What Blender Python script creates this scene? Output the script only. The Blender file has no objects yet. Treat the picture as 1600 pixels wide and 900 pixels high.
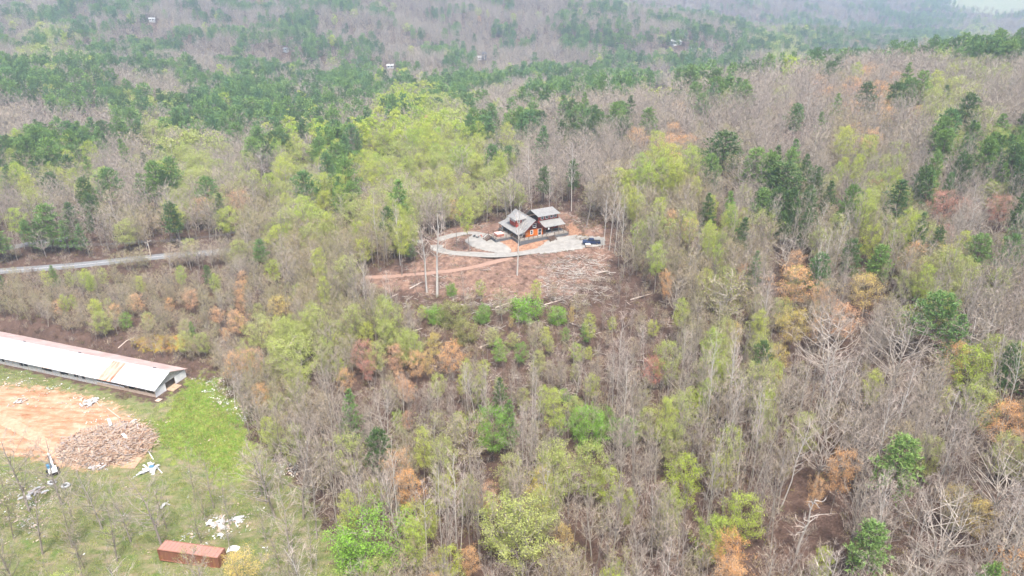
import bpy, math, random
import numpy as np
from mathutils import Vector, Matrix
R = math.radians
random.seed(7); rng = np.random.default_rng(7)
scene = bpy.context.scene
C = scene.collection

# ------------------------------------------------------------ camera
F0, PITCH, CAMZ = 1101.0, 24.0, 103.0
cp, sp = math.cos(R(PITCH)), math.sin(R(PITCH))
cd = bpy.data.cameras.new('camera'); cam = bpy.data.objects.new('camera', cd); C.objects.link(cam)
cam.location = (0, 0, CAMZ); cam.rotation_euler = (R(90 - PITCH), 0, 0)
cd.sensor_width = 36; cd.lens = 36 * F0 / 1600; cd.clip_start = 1; cd.clip_end = 20000
scene.camera = cam
# ------------------------------------------------------------ light
SUN_EL, SUN_AZ = 66, 165          # azimuth clockwise from +Y: high sun behind thin cloud
w = bpy.data.worlds.new('World'); scene.world = w; w.use_nodes = True
nt = w.node_tree; bg = nt.nodes['Background']
sky = nt.nodes.new('ShaderNodeTexSky'); sky.sky_type = 'NISHITA'; sky.sun_disc = False
sky.sun_elevation = R(SUN_EL); sky.sun_rotation = R(SUN_AZ)
sky.air_density = 1.0; sky.dust_density = 3.0; sky.ozone_density = 1.0
nt.links.new(sky.outputs[0], bg.inputs[0]); bg.inputs[1].default_value = 0.055
sl = bpy.data.lights.new('sun', 'SUN'); sun = bpy.data.objects.new('sun', sl); C.objects.link(sun)
sl.energy = 1.5; sl.angle = R(10); sl.color = (1.0, 0.96, 0.9)
sd = Vector((math.sin(R(SUN_AZ)) * math.cos(R(SUN_EL)), math.cos(R(SUN_AZ)) * math.cos(R(SUN_EL)), math.sin(R(SUN_EL))))
sun.rotation_euler = sd.to_track_quat('Z', 'Y').to_euler()
scene.view_settings.view_transform = 'Standard'; scene.view_settings.look = 'None'
scene.view_settings.gamma = 1; scene.view_settings.exposure = 2.5
scene.cycles.max_bounces = 5; scene.cycles.diffuse_bounces = 3; scene.cycles.glossy_bounces = 2
scene.cycles.transmission_bounces = 3; scene.cycles.volume_bounces = 2; scene.cycles.transparent_max_bounces = 4
scene.cycles.use_adaptive_sampling = True; scene.cycles.adaptive_threshold = 0.02
HAZE_DENSITY = 0.00033

# ------------------------------------------------------------ rays and terrain
def ray(u, v):
    x = (u - 800) / F0; y = -(v - 450) / F0
    return np.array([x, cp + y * sp, -sp + y * cp])
def pz(u, v, z):
    d = ray(u, v); t = (CAMZ - z) / -d[2]
    return d[0] * t, d[1] * t
def project(x, y, z):
    x = np.asarray(x, float); y = np.asarray(y, float); z = np.asarray(z, float) - CAMZ
    dep = y * cp - z * sp; up = y * sp + z * cp
    dep = np.maximum(dep, 1)
    return 800 + F0 * x / dep, 450 - F0 * up / dep, dep
CTRL_PX = [(300, 880, 0), (60, 740, 0), (60, 860, 0), (300, 640, -.3), (200, 600, 0), (380, 690, -1), (440, 800, -1), (240, 535, 3), (120, 490, 3.5), (0, 500, 3.5),
 (330, 560, 1), (0, 425, 6), (170, 408, 6.5), (335, 395, 7.5), (480, 370, 9), (0, 385, 8), (300, 375, 9), (480, 560, 4), (450, 660, 1.5), (600, 850, 4), (560, 740, 4), (600, 560, 9), (560, 440, 13),
 (650, 400, 17), (720, 385, 19.2), (700, 455, 14.5), (820, 455, 15), (760, 470, 13.5), (760, 540, 9), (870, 420, 17.5), (950, 430, 16), (900, 380, 20), (820, 372, 20),
 (940, 372, 20.5), (960, 340, 25), (900, 330, 23), (1000, 400, 22), (830, 330, 19), (720, 330, 15), (620, 340, 13), (960, 560, 8), (820, 640, 6), (1000, 500, 13), (1000, 600, 8), (1100, 560, 13),
 (1200, 500, 18), (1200, 350, 27), (1350, 450, 26), (1500, 400, 31), (1590, 560, 27), (1340, 700, 13), (1500, 700, 18), (1400, 880, 10), (1600, 880, 16), (1100, 850, 7), (850, 850, 6), (1150, 700, 10),
 (1500, 250, 42), (1500, 135, 50), (1620, 120, 54), (1040, 200, 31), (1100, 260, 30), (1250, 170, 40), (860, 285, 19), (700, 250, 12), (500, 280, 8), (200, 300, 7), (0, 300, 8), (400, 200, 2), (150, 180, 8), (0, 200, 12),
 (600, 130, -4), (350, 110, 2), (750, 95, -8), (1040, 135, -4)]
CTRL_W = [(0, 0, 12), (-120, 20, 2), (120, 20, 16), (-60, 60, 0), (60, 60, 8), (-260, 150, 8), (240, 100, 40), (330, 250, 60), (450, 420, 68), (420, 600, 40),
 (-350, 420, 25), (-500, 700, 30), (-620, 1000, 40), (-300, 900, 14), (-150, 1050, 18), (50, 1050, 14), (0, 1300, 58), (-400, 1350, 62), (250, 1250, 35), (350, 1000, -4),
 (550, 950, -14), (700, 1300, -20), (420, 1600, 5), (-100, 1700, 98), (-600, 1800, 112), (-1200, 1500, 90), (-1200, 700, 60), (1000, 1400, -22), (1200, 2000, -12), (600, 2100, 40),
 (1000, 700, 60), (1200, 300, 80), (-900, 200, 40), (-600, -300, 20), (600, -300, 30), (0, -500, 10), (1500, 1500, 20), (100, 2600, 150), (-900, 2800, 150), (1500, 2900, 70), (2600, 1600, 60), (-2600, 1600, 110), (0, 3800, 160), (2600, -400, 60), (-2600, -400, 60), (2600, 3800, 120), (-2600, 3800, 150)]
cpts = np.array([(*pz(u, v, z), z) for u, v, z in CTRL_PX] + [tuple(map(float, c)) for c in CTRL_W])
SC = 200.0
def _phi(r2):
    return 0.5 * r2 * np.log(np.maximum(r2, 1e-12))
def _basis(x, y):
    dx = (x[:, None] - cpts[None, :, 0]) / SC; dy = (y[:, None] - cpts[None, :, 1]) / SC
    return _phi(dx * dx + dy * dy)
n = len(cpts); A = np.zeros((n + 3, n + 3)); K = _basis(cpts[:, 0], cpts[:, 1]) + np.eye(n) * 0.004
A[:n, :n] = K; A[:n, n] = 1; A[:n, n + 1:n + 3] = cpts[:, :2] / SC; A[n:, :n] = A[:n, n:].T
TW = np.linalg.solve(A, np.concatenate([cpts[:, 2], [0, 0, 0]]))
def base_h(x, y):
    x = np.atleast_1d(np.asarray(x, float)); y = np.atleast_1d(np.asarray(y, float))
    out = np.empty(len(x))
    for s in range(0, len(x), 20000):
        xs, ys = x[s:s + 20000], y[s:s + 20000]
        out[s:s + 20000] = _basis(xs, ys) @ TW[:n] + TW[n] + TW[n + 1] * xs / SC + TW[n + 2] * ys / SC
    r = np.hypot(x, y - 200)
    bump = (np.sin(x / 23 + 1.3 * np.sin(y / 31)) * np.sin(y / 19 + x / 47)) * 0.45
    far = (np.sin(x / 95 + 2) * np.sin(y / 120 + x / 210 + 1)) * 9 + np.sin(x / 41 + y / 63 + np.sin(x / 90)) * np.sin(y / 52 - x / 130) * 8
    return out + bump * np.clip(1.2 - np.exp(-((x + 80) ** 2 + (y - 120) ** 2) / 3500), .15, 1) + far * np.clip((r - 380) / 400, 0, 1)
def ground0(u, v):
    d = ray(u, v); ts = np.concatenate([np.arange(60, 500, 1.0), np.arange(500, 4000, 6.0)])
    z = CAMZ + d[2] * ts; h = base_h(d[0] * ts, d[1] * ts)
    k = np.argmax(z < h)
    return (d[0] * ts[k], d[1] * ts[k])
def poly_dense(pts, step=2.0):
    P = [np.array(p, float) for p in pts]; out = []
    Q = [P[0] * 2 - P[1]] + P + [P[-1] * 2 - P[-2]]
    for i in range(1, len(Q) - 2):
        a, b, c, d = Q[i - 1], Q[i], Q[i + 1], Q[i + 2]
        m = max(2, int(np.linalg.norm(c - b) / step))
        for k in range(m):
            t = k / m
            out.append(0.5 * ((2 * b) + (-a + c) * t + (2 * a - 5 * b + 4 * c - d) * t * t + (-a + 3 * b - 3 * c + d) * t ** 3))
    out.append(P[-1]); return np.array(out)
ROAD_DEFS = [  # name, half width, pixel path, material, label
 ('paved_road', 3.0, [(-120, 434), (0, 426), (110, 416), (220, 405), (335, 396), (430, 384), (520, 372), (580, 355)], 'asphalt', 'grey two-lane country road crossing the wooded valley floor'),
 ('side_road', 2.6, [(-60, 402), (0, 392), (60, 379), (105, 374)], 'asphalt', 'short stretch of grey road seen between the roadside pines'),
 ('gravel_driveway', 2.0, [(560, 368), (610, 375), (660, 378), (683, 380), (682, 388), (700, 395), (740, 399), (785, 400), (830, 394), (870, 387), (900, 381), (940, 377)], 'gravel', 'pale gravel driveway sweeping past the front of the cabin'),
 ('driveway_loop', 1.7, [(684, 376), (700, 370), (735, 364), (762, 368)], 'gravel', 'narrow gravel loop reaching the patio beside the hot tub deck'),
 ('dirt_track', 1.3, [(800, 402), (770, 411), (730, 420), (680, 427), (620, 433), (570, 437)], 'track', 'worn dirt track cutting across the cleared slope'),
 ('farm_track', 1.5, [(-80, 625), (0, 655), (60, 688), (112, 718)], 'farm_dirt', 'pale rutted farm track crossing the orange dirt'),
 ('hill_road', 3.2, [(1018, 128), (1030, 133), (1046, 134), (1060, 140)], 'asphalt', 'far bend of pale road seen in a gap of the trees')]
ROADS = []
for nm, hw, px, mt, lb in ROAD_DEFS:
    P = poly_dense([ground0(*p) for p in px], 2.0 if nm != 'hill_road' else 5)
    z = base_h(P[:, 0], P[:, 1])
    k = np.ones(9) / 9; z = np.convolve(np.pad(z, 4, 'edge'), k, 'valid')
    ROADS.append([nm, hw, P, z, mt, lb])
HOUSE_O = np.array(pz(817, 374.5, 20.0))
HA = R(28); AX = np.array([math.cos(HA), math.sin(HA)]); BX = np.array([-math.sin(HA), math.cos(HA)])
PAD_C = HOUSE_O + AX * 6 + BX * 5
BARN_A = np.array(pz(244, 621, 0.0)); BL_ = (math.cos(R(161.5)), math.sin(R(161.5)))
def H(x, y):
    x = np.atleast_1d(np.asarray(x, float)); y = np.atleast_1d(np.asarray(y, float))
    h = base_h(x, y)
    # level strip under the barn
    ux, uy = x - BARN_A[0], y - BARN_A[1]; s_ = ux * BL_[0] + uy * BL_[1]; q_ = -ux * BL_[1] + uy * BL_[0]
    db = np.maximum(np.maximum(-6 - s_, s_ - 95), np.maximum(q_ - 1.2, -12.5 - q_)); m = np.clip(1 - db / 6, 0, 1); m = m * m * (3 - 2 * m); h = h * (1 - m) + 0.0 * m
    # house pad
    dd = np.hypot(x - PAD_C[0], y - PAD_C[1]); m = np.clip((20 - dd) / 9, 0, 1); m = m * m * (3 - 2 * m); h = h * (1 - m) + 20.0 * m
    for nm, hw, P, z, _, _ in ROADS:
        lo = P.min(0) - hw - 6; hi = P.max(0) + hw + 6
        idx = np.where((x > lo[0]) & (x < hi[0]) & (y > lo[1]) & (y < hi[1]))[0]
        for s in range(0, len(idx), 20000):
            ii = idx[s:s + 20000]
            d2 = (x[ii, None] - P[None, :, 0]) ** 2 + (y[ii, None] - P[None, :, 1]) ** 2
            j = d2.argmin(1); d = np.sqrt(d2[np.arange(len(ii)), j])
            mm = np.clip((hw + 4.5 - d) / 3.5, 0, 1); mm = mm * mm * (3 - 2 * mm)
            h[ii] = h[ii] * (1 - mm) + (z[j] - 0.02) * mm
    return h
def H1(x, y): return float(H([x], [y])[0])
def ground(u, v, hgt=0.0):
    """ground point whose height hgt above the ground is met by the sight line"""
    d = ray(u, v); ts = np.concatenate([np.arange(60, 500, 0.7), np.arange(500, 4000, 5.0)])
    z = CAMZ + d[2] * ts; h = H(d[0] * ts, d[1] * ts) + hgt
    k = int(np.argmax(z < h))
    return float(d[0] * ts[k]), float(d[1] * ts[k])
def inside(poly, x, y):
    x = np.asarray(x); y = np.asarray(y); c = np.zeros(x.shape, bool); m = len(poly)
    for i in range(m):
        x1, y1 = poly[i]; x2, y2 = poly[(i + 1) % m]
        t = (y1 > y) != (y2 > y)
        xi = (x2 - x1) * (y - y1) / ((y2 - y1) if y2 != y1 else 1e-9) + x1
        c ^= t & (x < xi)
    return c
def sdist(poly, x, y):
    """positive inside"""
    d2 = np.full(x.shape, 1e18); m = len(poly)
    for i in range(m):
        a = np.array(poly[i]); b = np.array(poly[(i + 1) % m]); ab = b - a
        t = np.clip(((x - a[0]) * ab[0] + (y - a[1]) * ab[1]) / max(ab @ ab, 1e-9), 0, 1)
        d2 = np.minimum(d2, (x - a[0] - t * ab[0]) ** 2 + (y - a[1] - t * ab[1]) ** 2)
    return np.sqrt(d2) * np.where(inside(poly, x, y), 1, -1)
def gp(px): return [ground(*p) for p in px]
FIELD = gp([(-260, 560), (-120, 530), (0, 575), (120, 610), (240, 640), (305, 600), (335, 600), (372, 640), (392, 690), (430, 720), (480, 770), (520, 850), (540, 900), (570, 980), (-300, 980)])
BARNYARD = gp([(-200, 470), (0, 497), (150, 535), (300, 575), (345, 590), (330, 620), (240, 650), (0, 600), (-260, 560)])
DIRT = gp([(-200, 590), (0, 603), (60, 606), (130, 618), (190, 640), (232, 670), (225, 715), (150, 735), (110, 735), (60, 722), (0, 705), (-200, 720)])
GREEN = gp([(296, 594), (335, 590), (362, 622), (384, 650), (380, 672), (390, 700), (372, 722), (386, 752), (352, 748), (335, 762), (318, 728), (285, 722), (262, 700), (236, 702), (246, 680), (228, 664), (262, 652), (268, 632)])
CLEAR = gp([(560, 445), (600, 425), (655, 408), (680, 398), (672, 378), (700, 358), (750, 350), (800, 345), (880, 330), (935, 352), (960, 378), (958, 400), (935, 435), (890, 462), (800, 470), (700, 466), (620, 455)])
SPARSE = gp([(560, 445), (640, 455), (800, 470), (940, 440), (975, 425), (1040, 490), (1075, 580), (1020, 615), (930, 600), (850, 612), (720, 600), (640, 560), (600, 500)])
FRONT = gp([(-200, 560), (0, 574), (120, 600), (243, 630), (300, 602), (345, 592), (330, 650), (0, 640), (-200, 640)])
MOSS = gp([(205, 530), (240, 524), (300, 526), (300, 545), (250, 552), (215, 545)])
OPAD = gp([(775, 392), (765, 378), (800, 372), (850, 372), (868, 378), (845, 388), (815, 394)])
OBANK = gp([(884, 356), (893, 347), (903, 358), (922, 374), (908, 377), (893, 372)])
PARK = gp([(835, 390), (855, 378), (872, 371), (895, 368), (915, 370), (945, 372), (945, 384), (915, 389), (880, 394), (845, 398)])
PATIO = gp([(726, 377), (740, 366), (762, 366), (776, 378), (800, 392), (790, 400), (756, 392), (735, 386)])
HAZY_PATCH = gp([(1470, -5), (1700, -20), (1700, 18), (1560, 24), (1500, 16)])  # far ground left treeless and coloured pale to imitate bright haze

# ------------------------------------------------------------ materials
MATS = {}
def newmat(name):
    m = bpy.data.materials.new(name); m.use_nodes = True; MATS[name] = m
    return m, m.node_tree, m.node_tree.nodes['Principled BSDF']
def ramp(nt, fac, stops):
    r = nt.nodes.new('ShaderNodeValToRGB'); e = r.color_ramp.elements
    while len(e) < len(stops): e.new(0.5)
    for k, (p, c) in enumerate(stops): e[k].position = p; e[k].color = (*c, 1)
    nt.links.new(fac, r.inputs[0]); return r.outputs[0]
def noise(nt, scale, detail=4, coord='Object', rough=.6, dist=0):
    tc = nt.nodes.new('ShaderNodeTexCoord'); t = nt.nodes.new('ShaderNodeTexNoise')
    t.inputs['Scale'].default_value = scale; t.inputs['Detail'].default_value = detail; t.inputs['Roughness'].default_value = rough
    t.inputs['Distortion'].default_value = dist
    nt.links.new(tc.outputs[coord], t.inputs['Vector']); return t.outputs['Fac']
def geo_noise(nt, scale, detail=4, rough=.6, stretch=None):
    g = nt.nodes.new('ShaderNodeNewGeometry'); t = nt.nodes.new('ShaderNodeTexNoise')
    t.inputs['Scale'].default_value = scale; t.inputs['Detail'].default_value = detail; t.inputs['Roughness'].default_value = rough
    if stretch:
        mp = nt.nodes.new('ShaderNodeMapping'); mp.inputs['Scale'].default_value = stretch[:3]; mp.inputs['Rotation'].default_value = (0, 0, stretch[3])
        nt.links.new(g.outputs['Position'], mp.inputs[0]); nt.links.new(mp.outputs[0], t.inputs['Vector'])
    else: nt.links.new(g.outputs['Position'], t.inputs['Vector'])
    return t.outputs['Fac']
def bump(nt, bs, h, strength=.4, dist=.1):
    b = nt.nodes.new('ShaderNodeBump'); b.inputs['Strength'].default_value = strength; b.inputs['Distance'].default_value = dist
    nt.links.new(h, b.inputs['Height']); nt.links.new(b.outputs[0], bs.inputs['Normal'])
def mat(name, c1, c2=None, scale=2.0, rough=.8, metal=0, bmp=0, c3=None, spec=.3):
    m, nt, bs = newmat(name); bs.inputs['Roughness'].default_value = rough; bs.inputs['Metallic'].default_value = metal
    bs.inputs['Specular IOR Level'].default_value = spec
    if c2 is None: c2 = tuple(x * .8 for x in c1)
    f = noise(nt, scale)
    st = [(.35, c2), (.62, c1)] + ([(.8, c3)] if c3 else [])
    nt.links.new(ramp(nt, f, st), bs.inputs['Base Color'])
    if bmp: bump(nt, bs, f, bmp)
    return m
def foliage(name, cols, transl=.35):
    """leaf colour varies from tree to tree and from clump to clump"""
    m, nt, bs = newmat(name); bs.inputs['Roughness'].default_value = .7; bs.inputs['Specular IOR Level'].default_value = .2
    oi = nt.nodes.new('ShaderNodeObjectInfo'); a = ramp(nt, oi.outputs['Random'], [(i / (len(cols) - 1), c) for i, c in enumerate(cols)])
    f = noise(nt, .9, 3); g = ramp(nt, f, [(.3, (.62, .62, .62)), (.68, (1.25, 1.25, 1.25))])
    mx = nt.nodes.new('ShaderNodeMix'); mx.data_type = 'RGBA'; mx.blend_type = 'MULTIPLY'; mx.inputs[0].default_value = 1
    nt.links.new(a, mx.inputs[6]); nt.links.new(g, mx.inputs[7])
    nt.links.new(mx.outputs[2], bs.inputs['Base Color'])
    tr = nt.nodes.new('ShaderNodeBsdfTranslucent'); nt.links.new(mx.outputs[2], tr.inputs[0])
    ms = nt.nodes.new('ShaderNodeMixShader'); ms.inputs[0].default_value = transl
    nt.links.new(bs.outputs[0], ms.inputs[1]); nt.links.new(tr.outputs[0], ms.inputs[2])
    nt.links.new(ms.outputs[0], nt.nodes['Material Output'].inputs[0]); return m
foliage('leaf_lime', [(.42, .52, .06), (.52, .55, .10), (.36, .50, .07)])
foliage('leaf_pale', [(.42, .48, .12), (.46, .48, .16), (.38, .45, .11)])
foliage('leaf_tan', [(.42, .35, .17), (.48, .37, .20), (.38, .35, .15)])
foliage('leaf_olive', [(.32, .32, .10), (.37, .34, .13), (.28, .30, .09)])
foliage('leaf_green', [(.20, .38, .05), (.26, .45, .06), (.17, .34, .05)])
foliage('leaf_orange', [(.76, .40, .15), (.76, .46, .22), (.70, .40, .24)])
foliage('leaf_red', [(.58, .24, .18), (.60, .30, .22), (.50, .22, .18)])
foliage('leaf_yellow', [(.66, .54, .10), (.70, .52, .18), (.60, .48, .10)])
foliage('needle', [(.17, .27, .065), (.22, .34, .085), (.14, .25, .09), (.26, .37, .10)], .2)
foliage('needle_dark', [(.10, .165, .055), (.13, .20, .065)], .15)
def bark(name, cols):
    m, nt, bs = newmat(name); bs.inputs['Roughness'].default_value = .9; bs.inputs['Specular IOR Level'].default_value = .1
    oi = nt.nodes.new('ShaderNodeObjectInfo'); nt.links.new(ramp(nt, oi.outputs['Random'], [(i / (len(cols) - 1), c) for i, c in enumerate(cols)]), bs.inputs['Base Color']); return m
bark('bark', [(.25, .21, .18), (.34, .29, .25), (.20, .165, .14), (.38, .34, .29)])
bark('bark_pale', [(.46, .42, .37), (.54, .50, .45), (.40, .36, .32)])
bark('bark_dark', [(.12, .09, .075), (.17, .13, .11)])
bark('twig', [(.35, .285, .23), (.42, .35, .285), (.29, .245, .205), (.42, .345, .25)])
bark('bark_silver', [(.42, .365, .31), (.48, .42, .36), (.36, .31, .265)])
bark('twig_pale', [(.46, .37, .31), (.52, .43, .37)])
bark('twig_brown', [(.15, .098, .075), (.20, .13, .095), (.12, .082, .066)])
mat('asphalt', (.19, .19, .19), (.14, .14, .145), 1.2, .9)
mat('gravel', (.28, .262, .235), (.22, .205, .185), .6, .95, bmp=.3)
mat('farm_dirt', (.45, .29, .19), (.36, .21, .13), 1.1, .95, bmp=.4)
mat('track', (.31, .195, .145), (.25, .155, .115), 1.0, .95)
mat('white_metal', (.80, .80, .79), (.66, .66, .68), .5, .45, .0)
mat('roof_white2', (.47, .475, .49), (.40, .40, .41), .3, .5)
mat('roof_white', (.56, .555, .55), (.46, .445, .43), .25, .5)
mat('roof_cream', (.56, .49, .43), (.47, .37, .31), .2, .55)
mat('roof_pink', (.50, .38, .35), (.40, .28, .25), .35, .6)
mat('dark_inside', (.03, .025, .03), (.02, .02, .02), 1)  # near black: barn's indoor shade put into the colour; also ash and hubs
mat('straw', (.42, .30, .20), (.30, .21, .14), 1.4, .95, bmp=.5)
mat('grey_roof', (.25, .24, .225), (.19, .18, .17), 1.5, .6)
mat('maroon', (.11, .022, .018), (.08, .016, .014), 1.5, .6)
mat('red_siding', (.36, .035, .014), (.27, .026, .012), 1.5, .6)
mat('orange_siding', (.56, .14, .008), (.42, .09, .006), 1.6, .55)
mat('grey_deck', (.13, .13, .135), (.10, .10, .105), 2, .8)
mat('deck_floor', (.27, .24, .205), (.20, .175, .15), 1.5, .8)
mat('rail_brown', (.13, .085, .06), (.10, .06, .045), 2, .7)
mat('white_trim', (.80, .79, .76), (.72, .71, .69), 2, .5)
mat('glass_dark', (.03, .035, .045), (.02, .025, .035), 1, .12, spec=.6)
mat('pane_blue', (.03, .05, .30), (.02, .04, .22), 1, .5)  # even blue for panes of the left wall's nearer glass doors
mat('tub_red', (.50, .19, .12), (.42, .15, .10), 2, .6)
mat('tub_lid', (.66, .42, .36), (.58, .35, .30), 2, .6)
mat('truck_blue', (.03, .05, .12), (.025, .045, .10), 2, .2, .3, spec=.7)
mat('rubber', (.02, .02, .02), (.03, .03, .03), 3, .8)
mat('chrome', (.6, .6, .6), (.5, .5, .5), 3, .25, .8)
mat('machine_white', (.78, .78, .76), (.66, .64, .60), 3, .4)
mat('machine_blue', (.08, .20, .30), (.06, .15, .24), 3, .4)
mat('machine_dark', (.07, .05, .06), (.05, .04, .045), 3, .7)
mat('plank_tan', (.42, .28, .19), (.32, .20, .13), 1.5, .85)
mat('plank_pale', (.46, .36, .28), (.38, .28, .21), 1.5, .85)
mat('plank_grey', (.36, .30, .27), (.26, .22, .20), 1.5, .9)
mat('plank_brown', (.20, .11, .075), (.14, .08, .055), 1.5, .9)
mat('sheet_white', (.48, .475, .46), (.30, .285, .27), 2.2, .5)
mat('pole_wood', (.50, .42, .33), (.40, .33, .26), 2, .85)
mat('cable', (.16, .16, .16), (.12, .12, .12), 2, .6)
mat('roof_rust_far', (.30, .12, .08), (.24, .10, .07), .5, .8)
mat('far_white', (.60, .60, .60), (.55, .55, .55), .5, .6)
mat('far_blue', (.03, .05, .12), (.03, .05, .10), .5, .5)
mat('stone_grey', (.42, .40, .38), (.30, .29, .27), 2, .9)
def rust_mat(name, base, rust, thr):
    m, nt, bs = newmat(name); bs.inputs['Roughness'].default_value = .6
    tc = nt.nodes.new('ShaderNodeTexCoord'); mp = nt.nodes.new('ShaderNodeMapping'); mp.inputs['Scale'].default_value = (1.6, .16, .6); nt.links.new(tc.outputs['Object'], mp.inputs[0])
    tn = nt.nodes.new('ShaderNodeTexNoise'); tn.inputs['Scale'].default_value = 1.0; tn.inputs['Detail'].default_value = 6; nt.links.new(mp.outputs[0], tn.inputs['Vector']); f = tn.outputs['Fac']; f2 = noise(nt, .22, 3)
    a = ramp(nt, f, [(thr, base), (thr + .14, rust)]); 
    mx = nt.nodes.new('ShaderNodeMix'); mx.data_type = 'RGBA'; mx.inputs[6].default_value = (*base, 1)
    nt.links.new(ramp(nt, f2, [(.35, (.2, .2, .2)), (.65, (1, 1, 1))]), mx.inputs[0]); nt.links.new(a, mx.inputs[7])
    nt.links.new(mx.outputs[2], bs.inputs['Base Color']); return m
rust_mat('container_side', (.23, .09, .06), (.30, .14, .06), .5)
rust_mat('container_top', (.33, .17, .13), (.27, .16, .13), .55)
rust_mat('roof_streaked', (.54, .51, .49), (.40, .17, .10), .52)
rust_mat('roof_rusty', (.52, .35, .27), (.34, .10, .05), .42)

def ground_material():
    m, nt, bs = newmat('ground'); bs.inputs['Roughness'].default_value = .95; bs.inputs['Specular IOR Level'].default_value = .05
    def mix(fac, a, b):
        x = nt.nodes.new('ShaderNodeMix'); x.data_type = 'RGBA'; nt.links.new(fac, x.inputs[0]); nt.links.new(a, x.inputs[6]); nt.links.new(b, x.inputs[7]); return x.outputs[2]
    def att(nm):
        a = nt.nodes.new('ShaderNodeAttribute'); a.attribute_name = nm; s = nt.nodes.new('ShaderNodeSeparateColor'); nt.links.new(a.outputs['Color'], s.inputs[0]); return s.outputs
    A1 = att('cover_a'); A2 = att('cover_b')
    n1 = geo_noise(nt, .12, 5); n2 = geo_noise(nt, .9, 5); n3 = geo_noise(nt, 3.5, 3); n4 = geo_noise(nt, .35, 6, .7)
    n5 = geo_noise(nt, .5, 5, .65, (.25, 1.4, 1, R(-28)))
    def soft(sock, nz, lo=.42, hi=.58, amt=.6):
        # mask + (noise-.5)*amt -> smoothstep
        ma = nt.nodes.new('ShaderNodeMath'); ma.operation = 'MULTIPLY_ADD'; nt.links.new(nz, ma.inputs[0]); ma.inputs[1].default_value = amt; nt.links.new(sock, ma.inputs[2])
        mr = nt.nodes.new('ShaderNodeMapRange'); mr.interpolation_type = 'SMOOTHSTEP'; nt.links.new(ma.outputs[0], mr.inputs[0])
        mr.inputs[1].default_value = lo + amt / 2; mr.inputs[2].default_value = hi + amt / 2; return mr.outputs[0]
    litter = mix(ramp(nt, n3, [(.4, (0, 0, 0)), (.6, (1, 1, 1))]), ramp(nt, n1, [(.35, (.045, .027, .021)), (.65, (.085, .052, .04))]), ramp(nt, n2, [(.35, (.075, .048, .038)), (.65, (.14, .092, .072))]))
    clear = mix(n3, ramp(nt, n4, [(.38, (.09, .052, .04)), (.5, (.18, .105, .077)), (.66, (.30, .18, .12))]), ramp(nt, n2, [(.40, (.10, .065, .05)), (.62, (.26, .17, .13))]))
    grass = mix(ramp(nt, n5, [(.42, (0, 0, 0)), (.56, (1, 1, 1))]), ramp(nt, n2, [(.35, (.085, .11, .035)), (.65, (.18, .18, .075))]), ramp(nt, n4, [(.38, (.23, .185, .115)), (.62, (.10, .14, .04))]))
    lush = mix(n3, ramp(nt, n4, [(.36, (.06, .11, .02)), (.5, (.14, .19, .03)), (.66, (.24, .24, .07))]), ramp(nt, n2, [(.35, (.09, .15, .02)), (.65, (.24, .27, .07))]))
    dirt = mix(n3, ramp(nt, n5, [(.34, (.20, .09, .045)), (.45, (.34, .19, .11)), (.60, (.47, .33, .23))]), ramp(nt, n4, [(.36, (.24, .11, .055)), (.52, (.37, .20, .115)), (.64, (.50, .36, .26))]))
    moss = mix(n3, ramp(nt, n2, [(.4, (.30, .10, .04)), (.6, (.32, .26, .02))]), ramp(nt, n4, [(.4, (.26, .13, .05)), (.6, (.28, .26, .03))]))
    orange = ramp(nt, n2, [(.36, (.20, .105, .065)), (.6, (.32, .185, .12))])
    hazy_pale = ramp(nt, n1, [(.4, (.26, .24, .16)), (.6, (.19, .22, .11))])  # pale colour imitating bright distant haze on the open far ground
    c = litter
    c = mix(soft(A1[1], n4), c, clear)
    c = mix(soft(A1[0], n4, amt=1.0), c, grass)
    c = mix(soft(A1[2], n4, amt=1.1), c, dirt)
    c = mix(soft(A2[0], n4, .36, .64, amt=1.7), c, lush)
    c = mix(soft(A2[1], n4), c, orange)
    c = mix(soft(A2[2], n2, amt=1.0), c, moss)
    A3 = att('cover_c')
    c = mix(soft(A3[0], n1), c, hazy_pale)
    nt.links.new(c, bs.inputs['Base Color']); bump(nt, bs, n2, .8, .5)
ground_material()

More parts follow.
